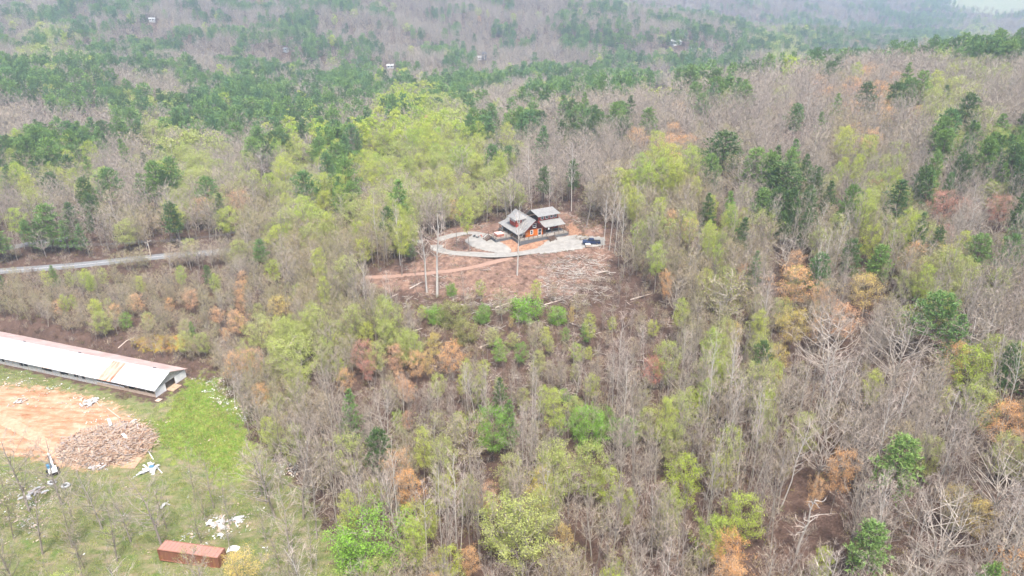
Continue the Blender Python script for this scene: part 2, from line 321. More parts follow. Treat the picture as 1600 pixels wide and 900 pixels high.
# ------------------------------------------------------------ mesh helpers
class MB:
    def __init__(s): s.v = []; s.f = []; s.m = []; s.k = 0
    def add(s, vs, fs, mi=None):
        o = len(s.v); s.v += [tuple(map(float, p)) for p in vs]; s.f += [tuple(i + o for i in f) for f in fs]; s.m += [s.k if mi is None else mi] * len(fs)
    def box(s, x0, x1, y0, y1, z0, z1, M=None):
        vs = [Vector(p) for p in ((x0, y0, z0), (x1, y0, z0), (x1, y1, z0), (x0, y1, z0), (x0, y0, z1), (x1, y0, z1), (x1, y1, z1), (x0, y1, z1))]
        if M is not None: vs = [M @ p for p in vs]
        s.add(vs, [(3, 2, 1, 0), (4, 5, 6, 7), (0, 1, 5, 4), (1, 2, 6, 5), (2, 3, 7, 6), (3, 0, 4, 7)]); return s
    def tube(s, pts, rad, nn=6, cap=True):
        pts = [Vector(p) for p in pts]; rad = [rad] * len(pts) if isinstance(rad, (int, float)) else rad
        vs = []; fs = []
        for i, p in enumerate(pts):
            d = (pts[min(i + 1, len(pts) - 1)] - pts[max(i - 1, 0)]).normalized()
            a = d.orthogonal().normalized() if i == 0 else (a - d * a.dot(d)).normalized(); b = d.cross(a)
            for k in range(nn):
                t = 2 * math.pi * k / nn; vs.append(p + (a * math.cos(t) + b * math.sin(t)) * rad[i])
        for i in range(len(pts) - 1):
            for k in range(nn):
                fs.append((i * nn + k, i * nn + (k + 1) % nn, (i + 1) * nn + (k + 1) % nn, (i + 1) * nn + k))
        if cap: fs += [tuple(range(nn))[::-1], tuple((len(pts) - 1) * nn + k for k in range(nn))]
        s.add(vs, fs); return s
    def slab(s, corners, th):
        """a plate of thickness th under the corner loop"""
        c = [Vector(p) for p in corners]; m = len(c); nrm = (c[1] - c[0]).cross(c[2] - c[0]).normalized()
        if nrm.z < 0: nrm = -nrm; 
        lo = [p - nrm * th for p in c]
        s.add(c + lo, [tuple(range(m)), tuple(range(2 * m - 1, m - 1, -1))] + [(i, i + m, (i + 1) % m + m, (i + 1) % m) for i in range(m)]); return s
    def prism(s, prof, y0, y1, M=None):
        """profile of (x, z) extruded along y"""
        m = len(prof); vs = [Vector((x, y0, z)) for x, z in prof] + [Vector((x, y1, z)) for x, z in prof]
        if M is not None: vs = [M @ p for p in vs]
        s.add(vs, [tuple(range(m)), tuple(range(2 * m - 1, m - 1, -1))] + [(i, i + m, (i + 1) % m + m, (i + 1) % m) for i in range(m)]); return s
    def mesh(s, name, mats):
        me = bpy.data.meshes.new(name); me.from_pydata(s.v, [], s.f)
        mats = mats if isinstance(mats, (list, tuple)) else [mats]
        for m in mats: me.materials.append(MATS[m])
        if len(mats) > 1: me.polygons.foreach_set('material_index', s.m)
        me.update(); return me
    def build(s, name, mats, parent=None, loc=None, smooth=False):
        me = s.mesh(name, mats)
        if smooth: me.polygons.foreach_set('use_smooth', [True] * len(me.polygons))
        o = bpy.data.objects.new(name, me); C.objects.link(o)
        if parent: o.parent = parent
        if loc: o.location = loc
        return o
def tag(o, label=None, cat=None, group=None, kind=None):
    if label: o['label'] = label
    if cat: o['category'] = cat
    if group: o['group'] = group
    if kind: o['kind'] = kind
    return o
def empty(name, loc, rz=0, label=None, cat=None, group=None):
    o = bpy.data.objects.new(name, None); C.objects.link(o); o.location = loc; o.rotation_euler = (0, 0, rz); o.empty_display_size = .5
    return tag(o, label, cat, group)
def copy_tree(o, parent=None):
    c = o.copy(); C.objects.link(c); c.parent = parent
    for ch in [x for x in KIDS.get(o.name, [])]: copy_tree(ch, c)
    return c
KIDS = {}

# ------------------------------------------------------------ terrain sheet
def axis(lo, hi, f0, f1, step, maxstep):
    mid = list(np.arange(f0, f1 + .01, step)); a = [f0]; s = step
    while a[-1] > lo: s = min(s * 1.09, maxstep); a.append(a[-1] - s)
    b = [f1]; s = step
    while b[-1] < hi: s = min(s * 1.09, maxstep); b.append(b[-1] + s)
    return np.array(sorted(set([round(t, 4) for t in a[1:] + mid + b[1:]])))
XS = axis(-4500, 4500, -185, 185, 1.25, 90); YS = axis(-1500, 5500, 78, 300, 1.25, 90)
gx, gy = np.meshgrid(XS, YS); fx, fy = gx.ravel(), gy.ravel(); fz = H(fx, fy)
nx, ny = len(XS), len(YS)
me = bpy.data.meshes.new('ground'); me.vertices.add(nx * ny); me.vertices.foreach_set('co', np.column_stack([fx, fy, fz]).astype(np.float32).ravel())
ii = (np.arange(ny - 1)[:, None] * nx + np.arange(nx - 1)[None, :]).ravel()
quads = np.column_stack([ii, ii + 1, ii + nx + 1, ii + nx]).astype(np.int32); nf = len(quads)
me.loops.add(nf * 4); me.loops.foreach_set('vertex_index', quads.ravel()); me.polygons.add(nf)
me.polygons.foreach_set('loop_start', np.arange(0, nf * 4, 4, dtype=np.int32))
me.update(calc_edges=True); me.polygons.foreach_set('use_smooth', np.ones(nf, bool)); me.materials.append(MATS['ground'])
def cover(name, polys):
    cols = np.zeros((nx * ny, 4), np.float32); cols[:, 3] = 1
    for ch, (pl, soft_) in enumerate(polys):
        for P in pl:
            P = np.array(P); lo, hi = P.min(0) - 8, P.max(0) + 8
            k = np.where((fx > lo[0]) & (fx < hi[0]) & (fy > lo[1]) & (fy < hi[1]))[0]
            cols[k, ch] = np.maximum(cols[k, ch], np.clip(.5 + sdist(P, fx[k], fy[k]) / (2 * soft_), 0, 1))
    a = me.color_attributes.new(name, 'FLOAT_COLOR', 'POINT'); a.data.foreach_set('color', cols.ravel())
cover('cover_a', [([FIELD, FRONT], 6), ([CLEAR], 7), ([DIRT], 8)])
cover('cover_b', [([GREEN], 9), ([OPAD, OBANK], 3), ([MOSS], 3.5)])
cover('cover_c', [([HAZY_PATCH], 20), ([], 1), ([], 1)])
go = bpy.data.objects.new('ground', me); C.objects.link(go); tag(go, 'rolling leaf-littered ground of the valley, slopes and hills', kind='structure')
for nm, hw, P, z, mt, lb in ROADS:
    T = np.gradient(P, axis=0); T /= np.linalg.norm(T, axis=1)[:, None]; N = np.column_stack([-T[:, 1], T[:, 0]]); mb = MB(); vs = []
    for i in range(len(P)):
        ww = hw * (1 + .10 * math.sin(i * .7) * (mt != 'asphalt'))
        for s in (-1, -.4, .4, 1): vs.append((P[i, 0] + N[i, 0] * ww * s, P[i, 1] + N[i, 1] * ww * s, z[i] + (.10 if mt != 'farm_dirt' else .05) - .06 * (abs(s) == 1)))
    fs = [(4 * i + k, 4 * i + k + 1, 4 * i + k + 5, 4 * i + k + 4) for i in range(len(P) - 1) for k in range(3)]
    mb.add(vs, [f[::-1] for f in fs]); o = mb.build(nm, mt, smooth=True); tag(o, lb, kind='structure')
    if nm == 'paved_road':
        for nm2, off in (('centre_line', .08),):
            m2 = MB(); vv = []
            for i in range(len(P)):
                for s in (-.07, .07):
                    zz = z[i] + .105 - (.03 if abs(off) > 1 else 0)
                    vv.append((P[i, 0] + N[i, 0] * (off + s), P[i, 1] + N[i, 1] * (off + s), zz))
            m2.add(vv, [(2 * i, 2 * i + 2, 2 * i + 3, 2 * i + 1) for i in range(len(P) - 1)]); m2.build(nm2, 'white_trim', o)
def sheet(name, poly, mt, off, label, step=.55):
    P = np.array(poly); lo, hi = P.min(0), P.max(0)
    xs = np.arange(lo[0] - 1, hi[0] + 1, step); ys = np.arange(lo[1] - 1, hi[1] + 1, step); X, Y = np.meshgrid(xs, ys)
    sd_ = sdist(P, X.ravel(), Y.ravel()).reshape(X.shape); Z = H(X.ravel(), Y.ravel()).reshape(X.shape) + off + np.clip(sd_ * .04, -.14, .05)
    keep = sd_ > -step * .8; idx = -np.ones(X.shape, int); idx[keep] = np.arange(keep.sum()); mb = MB()
    vs = np.column_stack([X[keep], Y[keep], Z[keep]]); fs = []
    for j in range(len(ys) - 1):
        for i in range(len(xs) - 1):
            q = (idx[j, i], idx[j, i + 1], idx[j + 1, i + 1], idx[j + 1, i])
            if min(q) >= 0: fs.append(q)
    mb.add(vs, fs); o = mb.build(name, mt, smooth=True); return tag(o, label, kind='structure')
sheet('gravel_parking', PARK, 'gravel', .14, 'wide pale gravel parking area beside the cabin')
sheet('gravel_patio', PATIO, 'gravel', .12, 'gravel patio spread around the fire pit')

# ------------------------------------------------------------ tree shapes (numpy triangles)
class TG:
    """collects triangles for the three parts of a tree: 0 trunk with limbs, 1 twigs, 2 leaves"""
    def __init__(s, seed): s.r = np.random.default_rng(seed); s.v = [[], [], []]; s.f = [[], [], []]; s.n = [0, 0, 0]
    def put(s, k, v, f): s.v[k].append(v); s.f[k].append(f + s.n[k]); s.n[k] += len(v)
    def tube(s, k, P, rad, nn=4):
        P = np.asarray(P, float); m = len(P); T = np.gradient(P, axis=0); T /= np.linalg.norm(T, axis=1)[:, None] + 1e-9
        ref = np.array([1, 0, 0.]) if abs(T[0][0]) < .8 else np.array([0, 1, 0.])
        A = np.cross(T, ref); A /= np.linalg.norm(A, axis=1)[:, None] + 1e-9; B = np.cross(T, A)
        t = np.arange(nn) * 2 * np.pi / nn
        V = P[:, None] + (A[:, None] * np.cos(t)[None, :, None] + B[:, None] * np.sin(t)[None, :, None]) * np.asarray(rad)[:, None, None]
        i = np.arange(m - 1)[:, None] * nn; j = np.arange(nn)[None]; j2 = (j + 1) % nn
        q = np.stack([i + j, i + j2, i + nn + j2, i + nn + j], -1).reshape(-1, 4)
        s.put(k, V.reshape(-1, 3), np.concatenate([q[:, [0, 1, 2]], q[:, [0, 2, 3]]]))
    def blades(s, k, P, D, L, W):
        """one thin triangle from each P along unit D"""
        m = len(P); rnd = s.r.normal(size=(m, 3)); S = np.cross(D, rnd); S /= np.linalg.norm(S, axis=1)[:, None] + 1e-9
        V = np.stack([P - S * W[:, None] / 2, P + S * W[:, None] / 2, P + D * L[:, None]], 1).reshape(-1, 3)
        s.put(k, V, np.arange(3 * m).reshape(-1, 3))
    def specks(s, k, P, size):
        m = len(P); a = s.r.normal(size=(m, 3)); a /= np.linalg.norm(a, axis=1)[:, None]; b = np.cross(a, s.r.normal(size=(m, 3))); b /= np.linalg.norm(b, axis=1)[:, None]
        sz = size * s.r.uniform(.6, 1.4, m)[:, None]
        V = np.stack([P - a * sz / 2 - b * sz * .3, P + a * sz / 2 - b * sz * .2, P + b * sz * .6], 1).reshape(-1, 3)
        s.put(k, V, np.arange(3 * m).reshape(-1, 3))
    def arr(s, k):
        if not s.v[k]: return np.zeros((0, 3)), np.zeros((0, 3), int)
        return np.concatenate(s.v[k]), np.concatenate(s.f[k])
def unit(a): return a / (np.linalg.norm(a, axis=-1, keepdims=True) + 1e-9)
def broadleaf(seed, h, cw, cb, nprim=22, nsec=5, ntw=6, tr=.16, twl=.8, tww=.045, leaders=1, rise=1.0, leaf=0, leafsize=.3, low=False, lean=.03, ragged=.25, topbias=.5):
    """h height, cw crown width, cb crown base as a share of h"""
    g = TG(seed); r = g.r; zc = h * (cb + 1) / 2 ; rh = h * (1 - cb) / 2; rw = cw / 2
    lx, ly = r.normal(0, lean, 2) * h; tt = np.linspace(0, 1, 7)
    wob = np.cumsum(r.normal(0, .012 * h, (7, 2)), 0) * tt[:, None]
    tops = []
    if leaders == 1:
        T = np.column_stack([lx * tt + wob[:, 0], ly * tt + wob[:, 1], h * .97 * tt]); g.tube(0, T, tr * (1 - tt * .9) + .012, 5 if not low else 3); tops.append((T, 1.0))
    else:
        hs = h * cb * .8; T = np.array([[0, 0, 0], [lx * .1, ly * .1, hs * .5], [lx * .2, ly * .2, hs]]); g.tube(0, T, [tr, tr * .85, tr * .75], 6 if not low else 3)
        for q in range(leaders):
            az = 2 * math.pi * (q + r.uniform(-.3, .3)) / leaders; sprd = rw * r.uniform(.35, .62); t = np.linspace(0, 1, 6)[:, None]
            end = np.array([math.cos(az) * sprd, math.sin(az) * sprd, h * r.uniform(.82, .97)]); mid = np.array([math.cos(az) * sprd * .55, math.sin(az) * sprd * .55, hs + (h - hs) * .38])
            L = (1 - t) ** 2 * T[-1] + 2 * t * (1 - t) * mid + t * t * end; L[1:-1] += r.normal(0, .02 * h, (4, 3)) * [1, 1, .3]
            g.tube(0, L, tr * .6 * (1 - t[:, 0] * .88), 4 if not low else 3); tops.append((L, .6))
    tips = []; tdir = []
    for i in range(nprim):
        T, fr = tops[i % len(tops)]
        u = (i + .5) / nprim; el = math.asin(np.clip(1 - 2 * ((1 - u) ** (topbias + .5)), -.92, .98)); az = i * 2.39996 + r.uniform(-.4, .4)
        rad_ = 1 + r.uniform(-ragged, ragged * .6)
        tgt = np.array([math.cos(az) * math.cos(el) * rw * rad_, math.sin(az) * math.cos(el) * rw * rad_, zc + math.sin(el) * rh * (1 + r.uniform(-.1, .06))]) + [lx * .6, ly * .6, 0]
        dist = math.hypot(tgt[0] - lx * .5, tgt[1] - ly * .5)
        zs = np.clip(tgt[2] - dist * rise * r.uniform(.7, 1.3), max(h * cb * .75, T[0][2] + .1), T[-1][2] * .97)
        k = np.interp(zs, T[:, 2], np.arange(len(T))); a = int(min(k, len(T) - 2)); st = T[a] + (T[a + 1] - T[a]) * (k - a)
        t = np.linspace(0, 1, 4)[:, None]; mid = st * .45 + tgt * .55 + [0, 0, -dist * .10]; mid += r.normal(0, (.05 if leaders < 4 else .13) * dist + .05, 3)
        B = (1 - t) ** 2 * st + 2 * t * (1 - t) * mid + t * t * tgt; Lb = np.linalg.norm(tgt - st)
        r0 = min(tr * .42 * fr ** .5, .02 + Lb * .016) * (1.15 - .6 * zs / h)
        g.tube(0, B, np.maximum(r0 * (1 - t[:, 0] * .8), .012), 3)
        bd = unit(B[-1] - B[0])
        s = r.uniform(.25, 1.0, nsec) ** .8; P0 = B[0] + (B[-1] - B[0]) * s[:, None] + (4 * s * (1 - s))[:, None] * ((B[1] + B[2]) / 2 - (B[0] + B[-1]) / 2) * .9
        D = unit(bd + r.normal(0, .62, (nsec, 3)) + [0, 0, .35]); L2 = (Lb * .26 + .45) * r.uniform(.6, 1.3, nsec)
        g.blades(1, P0, D, L2, np.full(nsec, tww * 1.9))
        q = r.uniform(.15, 1, (nsec, ntw)); P3 = (P0[:, None] + D[:, None] * (L2[:, None] * q)[..., None]).reshape(-1, 3)
        D3 = unit(np.repeat(D, ntw, 0) + r.normal(0, .65, (nsec * ntw, 3)) + [0, 0, .3]); L3 = twl * r.uniform(.5, 1.4, nsec * ntw)
        g.blades(1, P3, D3, L3, np.full(nsec * ntw, tww)); tips.append(P3 + D3 * (L3 * .8)[:, None]); tdir.append(D3)
    if leaf:
        P = np.concatenate(tips); P = np.repeat(P, leaf, 0); P = P + r.normal(0, .22 + leafsize * .35, P.shape); g.specks(2, P, leafsize)
    return g
def pine(seed, h, cw, cb, levels=15, nb=5, nt_=8, blades=5, bl=.62, bw=.15, tr=.2, ragged=.3, shape='cone', low=False):
    g = TG(seed); r = g.r; tt = np.linspace(0, 1, 6); lx, ly = r.normal(0, .015, 2) * h
    T = np.column_stack([lx * tt, ly * tt, h * .98 * tt]); g.tube(0, T, tr * (1 - tt * .92) + .01, 5 if not low else 3)
    lobes = r.uniform(1 - ragged, 1 + ragged * .6, 7)
    PP = []; DD = []
    for i in range(levels):
        u = (i + r.uniform(0, .6)) / levels; z = h * (cb + (1 - cb) * u)
        if shape == 'cone': env = (1 - u) ** .75 * (.55 + .45 * min(1, u * 5 + .35))
        else: env = math.sqrt(max(0.02, 1 - (2 * u ** 1.15 - .75) ** 2 / 1.6)) * (1 - .35 * u)
        for b in range(nb):
            az = 2 * math.pi * (b + r.uniform(-.3, .3)) / nb + i * 1.1; L = cw / 2 * env * lobes[int((az % 6.283) / 6.284 * 7)] * r.uniform(.7, 1.15) + .25
            el = R(r.uniform(2, 22) + 38 * u ** 2); d = np.array([math.cos(az) * math.cos(el), math.sin(az) * math.cos(el), math.sin(el)])
            p0 = np.array([lx * z / h, ly * z / h, z]); t = np.linspace(0, 1, 3)[:, None]; B = p0 + d * L * t + [0, 0, 1] * (t ** 2) * L * .12
            if not low: g.tube(0, B, .035 * (1 - t[:, 0] * .7) * (1 + L * .12), 3)
            k = max(2, int(nt_ * (L / (cw / 2)) + 1)); s = r.uniform(.25, 1, k) ** .7
            P = B[0] + (B[-1] - B[0]) * s[:, None] + r.normal(0, .10 * L + .08, (k, 3)) * [1, 1, .45]
            PP.append(np.repeat(P, blades, 0)); D = unit(d * .7 + r.normal(0, .75, (k * blades, 3)) + [0, 0, .55]); DD.append(D)
    P = np.concatenate(PP); D = np.concatenate(DD); m = len(P)
    g.blades(2, P, D, bl * r.uniform(.6, 1.35, m), bw * r.uniform(.7, 1.4, m)); return g
def snag(seed, h, cw):
    g = TG(seed); r = g.r; tt = np.linspace(0, 1, 6); wob = np.cumsum(r.normal(0, .02 * h, (6, 2)), 0)
    T = np.column_stack([wob[:, 0], wob[:, 1], h * tt]); g.tube(0, T, .26 * (1 - tt * .75), 5)
    P = []; D = []
    for i in range(11):
        u = r.uniform(.35, .98); k = u * 5; a = int(min(k, 4)); st = T[a] + (T[a + 1] - T[a]) * (k - a); az = i * 2.4; L = cw / 2 * r.uniform(.4, 1.1) * (1.15 - .5 * u)
        d = np.array([math.cos(az), math.sin(az), r.uniform(.15, .9)]); B = [st]; dd = unit(d)
        for q in range(4): dd = unit(dd + r.normal(0, .33, 3)); B.append(B[-1] + dd * L / 4)
        g.tube(0, np.array(B), np.linspace(.11, .03, 5), 4)
        for q in range(7): P.append(B[r.integers(1, 5)]); D.append(unit(dd + r.normal(0, .7, 3)))
    P = np.array(P); D = np.array(D); g.blades(1, P, D, r.uniform(.6, 1.8, len(P)), np.full(len(P), .09)); return g
def part_mesh(g, k, name, m):
    v, f = g.arr(k)
    if not len(f): return None
    me = bpy.data.meshes.new(name); me.vertices.add(len(v)); me.vertices.foreach_set('co', v.astype(np.float32).ravel())
    me.loops.add(len(f) * 3); me.loops.foreach_set('vertex_index', f.astype(np.int32).ravel()); me.polygons.add(len(f)); me.polygons.foreach_set('loop_start', np.arange(0, len(f) * 3, 3, dtype=np.int32))
    me.update(calc_edges=True); me.materials.append(MATS[m]); return me
def joint_mesh(g, name, mats):
    vs = []; fs = []; mi = []; o = 0; mm = []
    for k in range(3):
        v, f = g.arr(k)
        if len(f): vs.append(v); fs.append(f + o); o += len(v); mi += [len(mm)] * len(f); mm.append(mats[k])
    v = np.concatenate(vs); f = np.concatenate(fs); me = bpy.data.meshes.new(name); me.vertices.add(len(v)); me.vertices.foreach_set('co', v.astype(np.float32).ravel())
    me.loops.add(len(f) * 3); me.loops.foreach_set('vertex_index', f.astype(np.int32).ravel()); me.polygons.add(len(f)); me.polygons.foreach_set('loop_start', np.arange(0, len(f) * 3, 3, dtype=np.int32))
    me.polygons.foreach_set('material_index', np.array(mi, np.int32)); me.update(calc_edges=True)
    for m in mm: me.materials.append(MATS[m])
    return me

# shape families: name -> (list of near shapes, list of far shapes, nominal height)
FAM = {}
def fam(name, h, near, far): FAM[name] = dict(h=h, near=near, far=far)
def BL(seeds, **k): return [broadleaf(s, **k) for s in seeds]
LOWT = dict(nsec=5, ntw=4, tww=.095, twl=1.1, low=True)
fam('slender', 20, BL((1, 2, 3, 4, 5), h=20, cw=4.0, cb=.42, nprim=20, nsec=4, ntw=5, tr=.13, twl=.75, tww=.036, rise=1.6, topbias=.6), BL((6, 7), h=20, cw=4.6, cb=.42, nprim=14, tr=.2, rise=1.6, **LOWT))
fam('bare', 17, BL((11, 12, 13, 14), h=17, cw=7.4, cb=.34, nprim=26, nsec=5, ntw=6, tr=.17, twl=.85, tww=.036, rise=1.1), BL((15, 16, 17), h=17, cw=8.6, cb=.34, nprim=20, tr=.24, rise=1.1, **LOWT))
fam('spread', 17, BL((21, 22, 23, 24), h=17, cw=13, cb=.26, nprim=46, nsec=6, ntw=6, tr=.27, twl=1.1, tww=.04, leaders=4, rise=.75, ragged=.2), BL((25,), h=17, cw=13, cb=.3, nprim=30, tr=.4, leaders=3, rise=.75, **LOWT))
fam('round', 13, BL((31, 32, 33), h=13, cw=7.5, cb=.26, nprim=30, nsec=5, ntw=5, tr=.15, twl=.7, tww=.04, leaders=2, leaf=11, leafsize=.155, rise=.9, ragged=.4), BL((34, 35), h=13, cw=8, cb=.28, nprim=18, nsec=4, ntw=3, tww=.08, twl=1, low=True, tr=.2, leaf=7, leafsize=.5))
fam('wispy', 13, BL((36, 37, 38), h=13, cw=7.2, cb=.34, nprim=30, nsec=5, ntw=5, tr=.14, twl=.75, tww=.04, leaders=2, leaf=7, leafsize=.15, rise=.9, ragged=.5, topbias=.7), BL((39,), h=13, cw=8, cb=.28, nprim=18, nsec=4, ntw=3, tww=.10, twl=1, low=True, tr=.2, leaf=8, leafsize=.45))
fam('column', 20, BL((41, 42, 43), h=20, cw=5.6, cb=.42, nprim=34, nsec=5, ntw=5, tr=.15, twl=.65, tww=.04, leaf=9, leafsize=.15, rise=1.2, ragged=.4), BL((44, 45), h=20, cw=6.4, cb=.38, nprim=18, nsec=4, ntw=3, tww=.08, twl=.9, low=True, tr=.2, leaf=7, leafsize=.5, rise=1.2))
fam('budding', 15, BL((51, 52, 53), h=15, cw=7, cb=.30, nprim=30, nsec=5, ntw=6, tr=.15, twl=.8, tww=.05, leaf=2, leafsize=.17, rise=1.0, ragged=.35), BL((54, 55), h=15, cw=7.6, cb=.30, nprim=20, nsec=4, ntw=3, tww=.14, twl=1.1, low=True, tr=.2, leaf=1, leafsize=.6))
fam('pine', 20, [pine(s, 20, 9.5, .34, ragged=.4, shape='dome', levels=14, nb=6, nt_=12, blades=6, bl=.75, bw=.20) for s in (61, 62, 63)] + [pine(s, 20, 9, .2, levels=17, ragged=.3, nb=6, nt_=10, blades=6, bl=.7, bw=.2) for s in (64, 65)],
    [pine(66, 19, 8.8, .36, levels=9, nb=6, nt_=6, blades=5, bl=1.0, bw=.38, shape='dome', low=True), pine(67, 20, 8.5, .3, levels=10, nb=6, nt_=6, blades=5, bl=.95, bw=.36, shape='dome', low=True), pine(68, 18, 9.5, .42, levels=8, nb=6, nt_=6, blades=5, bl=1.0, bw=.4, shape='dome', low=True)])
fam('bush', 5, BL((71, 72, 73), h=5, cw=5.4, cb=.04, nprim=30, nsec=5, ntw=5, tr=.07, twl=.5, tww=.035, leaders=3, leaf=6, leafsize=.17, rise=.7, ragged=.4), BL((74,), h=5, cw=5.4, cb=.05, nprim=16, nsec=3, ntw=3, tww=.08, twl=.7, low=True, leaf=3, leafsize=.6))
fam('mast', 25, BL((91, 92), h=25, cw=6, cb=.5, nprim=20, nsec=4, ntw=5, tr=.33, twl=.8, tww=.045, rise=1.3, lean=.004), [])
fam('snag', 15, [snag(81, 15, 7), snag(82, 15, 8)], [])
# sort code -> kind name, family, bark, twig, leaf, height range, species words
SORT = {
 's': ('bare_tree', 'slender', 'bark', 'twig', None, (15, 23), 'slender bare tree'),
 'b': ('bare_tree', 'bare', 'bark', 'twig', None, (13, 19), 'bare grey-brown tree'),
 'k': ('bare_tree', 'spread', 'bark_silver', 'twig', None, (13, 17), 'wide pale-limbed bare tree'),
 'a': ('bare_tree', 'slender', 'bark_pale', 'twig_pale', None, (18, 26), 'tall pale-barked bare tree'),
 't': ('leafing_tree', 'budding', 'bark', 'twig', 'leaf_tan', (10, 15), 'tan budding tree'),
 'v': ('leafing_tree', 'budding', 'bark', 'twig', 'leaf_olive', (9, 14), 'olive budding tree'),
 'g': ('leafing_tree', 'column', 'bark', 'twig', 'leaf_lime', (14, 21), 'tall lime-green leafing tree'),
 'l': ('leafing_tree', 'round', 'bark', 'twig', 'leaf_pale', (10, 16), 'pale green leafing tree'),
 'G': ('leafing_tree', 'round', 'bark_dark', 'twig', 'leaf_green', (7, 12), 'fresh green leafy tree'),
 'L': ('leafing_tree', 'round', 'bark', 'twig', 'leaf_lime', (9, 13), 'round lime-green leafy tree'),
 'p': ('pine_tree', 'pine', 'bark_dark', 'twig', 'needle', (15, 23), 'green pine'),
 'd': ('pine_tree', 'pine', 'bark_dark', 'twig', 'needle_dark', (14, 21), 'dark green pine'),
 'o': ('budding_tree', 'wispy', 'bark', 'twig', 'leaf_orange', (9, 14), 'orange budding tree'),
 'r': ('budding_tree', 'wispy', 'bark', 'twig', 'leaf_red', (9, 13), 'red budding tree'),
 'y': ('budding_tree', 'wispy', 'bark', 'twig', 'leaf_yellow', (8, 12), 'yellow budding tree'),
 'h': ('green_bush', 'bush', 'bark_dark', 'twig', 'leaf_green', (3, 5), 'green bush'),
 'n': ('green_bush', 'bush', 'bark_dark', 'twig', 'leaf_olive', (3, 5), 'olive bush'),
 'm': ('bare_tree', 'mast', 'bark_pale', 'twig_pale', None, (20, 26), 'thick pale-trunked bare tree'),
 'w': ('dead_tree', 'snag', 'bark_pale', 'twig_pale', None, (11, 16), 'dead bleached tree')}
PARTM = {}; JOINTM = {}
def parts_of(code, i):
    key = (code, i)
    if key not in PARTM:
        _, fm, bk, tw, lf, _, _ = SORT[code]; g = FAM[fm]['near'][i]
        PARTM[key] = [(n_, m_) for n_, m_ in (('trunk', part_mesh(g, 0, 'trunk', bk)), ('crown', part_mesh(g, 1, 'crown', tw)), ('foliage', part_mesh(g, 2, 'foliage', lf) if lf else None)) if m_]
    return PARTM[key]
def joint_of(code, lod, i):
    key = (code, lod, i)
    if key not in JOINTM:
        _, fm, bk, tw, lf, _, _ = SORT[code]; JOINTM[key] = joint_mesh(FAM[fm][lod][i], 'tree_' + SORT[code][0], (bk, tw, lf))
    return JOINTM[key]

# ------------------------------------------------------------ where each sort of tree grows
GRID = ["bbbpbpbpbppbbbbbbbpbbbbbbbbpppbb",
        "blpppppppbbbbbbbbbbpppbplppppplb",
        "bbbppbpppppppppbbbpbppbbbboobbpp",
        "pppplbpppdpbgllbbbpbbbbbbbboblbp",
        "pppbvlbbbgpggglpbsbbobvbpptpbpbp",
        "glgbbllbglpgglvlbpbtgtppppglpbbp",
        "bbbvbbotvlgtlblsbvbtgtbpdtppbrkb",
        "pppbtpbvbtvtssstsssgvtgtksvgpbyp",
        "tvgtvtbovtvsstttbststvttbosptlbb",
        "vttbotvoytvssssssGsstvvlovkkbpbb",
        "tbbttttollbllstslssssslsykkkkpkb",
        "ttttttvovvbrobslvsssrsttvkkkkklk",
        "ttttttbtvttbbbssslGssgssskkkkkbo",
        "bbbbbbbbbbtbvtgvvstvsvgstskkpkbo",
        "bbbbbbbbbbbbossssllssvssstobpkbk",
        "bbbbbbbbbbssssslvyssssstssskpyyk",
        "bbbbbbbbbbbvgtssllvssvlssskkkkkk",
        "bbbbbbbbbbgvttobgtvvssoossskkkkk"]
ALLMIX = "bbbbssttvlgkpo"
from mathutils import noise as mn
def look_code(u, v, r, x=0, y=0):
    cu = int(np.clip((u + r.normal(0, 22)) / 50, 0, 31)); cv = int(np.clip((v + r.normal(0, 18)) / 50, 0, 17)); c = GRID[cv][cu]
    q = r.random()
    if v < 300 and c in 'pb': c = 'p' if mn.noise((x / 55, y / 75, 3.3)) + .5 * mn.noise((x / 20, y / 25, 8)) + (.06 if c == 'p' else -.30) > 0 else 'b'
    if v < 300: q = q * 1.6 + .05
    if v > 380 and u < 600 and v < 620 and c in 'sb' and q < .5: c = 'v'
    if q < .16: c = ALLMIX[r.integers(0, len(ALLMIX))]
    elif q < .24 and c in 'sb': c = 'sbtv'[r.integers(0, 4)]
    elif v > 320 and 600 < u and q < .42 and c in 'ptvglb': c = 's'
    if v > 560 and c in 'vlgt' and r.random() < .62: c = 'ssb'[r.integers(0, 3)]
    if 170 < v < 330 and c in 'gl' and r.random() < (.36 if not (530 < u < 800) else .28): c = 'b'
    if 560 < u < 800 and 210 < v < 350 and r.random() < .10: c = 'g'
    if u < 520 and v > 620 and c in 'pd': c = 'b'
    if u < 360 and 330 < v < 420 and c in 'pd' and r.random() < .6: c = 'b'
    if c == 'p' and u > 980 and v > 110 and r.random() < .62: c = 'bbstl'[r.integers(0, 5)]
    if c in 'sb' and v > 330 and r.random() < .14: c = 'lgLLvg'[r.integers(0, 6)]
    if c == 'k' and r.random() < .72: c = 'sbba'[r.integers(0, 4)]
    if c == 'g' and r.random() < (.5 if v > 330 else .3): c = 'llbs'[r.integers(0, 4)]
    if c == 's' and v > 350 and r.random() < .14: c = 'a'
    if c in 'ory' and r.random() < (.85 if u < 560 and v > 330 else .72): c = 'bbtvs'[r.integers(0, 5)]
    if c == 'p' and r.random() < .4: c = 'd'
    if c in 'gp' and v > 600 and r.random() < .2: c = 's'
    return c
NO_TREE = [FIELD, BARNYARD, CLEAR, PARK, PATIO]
HOUSE_BLK = gp([(740, 400), (740, 372), (770, 345), (905, 340), (960, 370), (960, 400), (880, 410)])
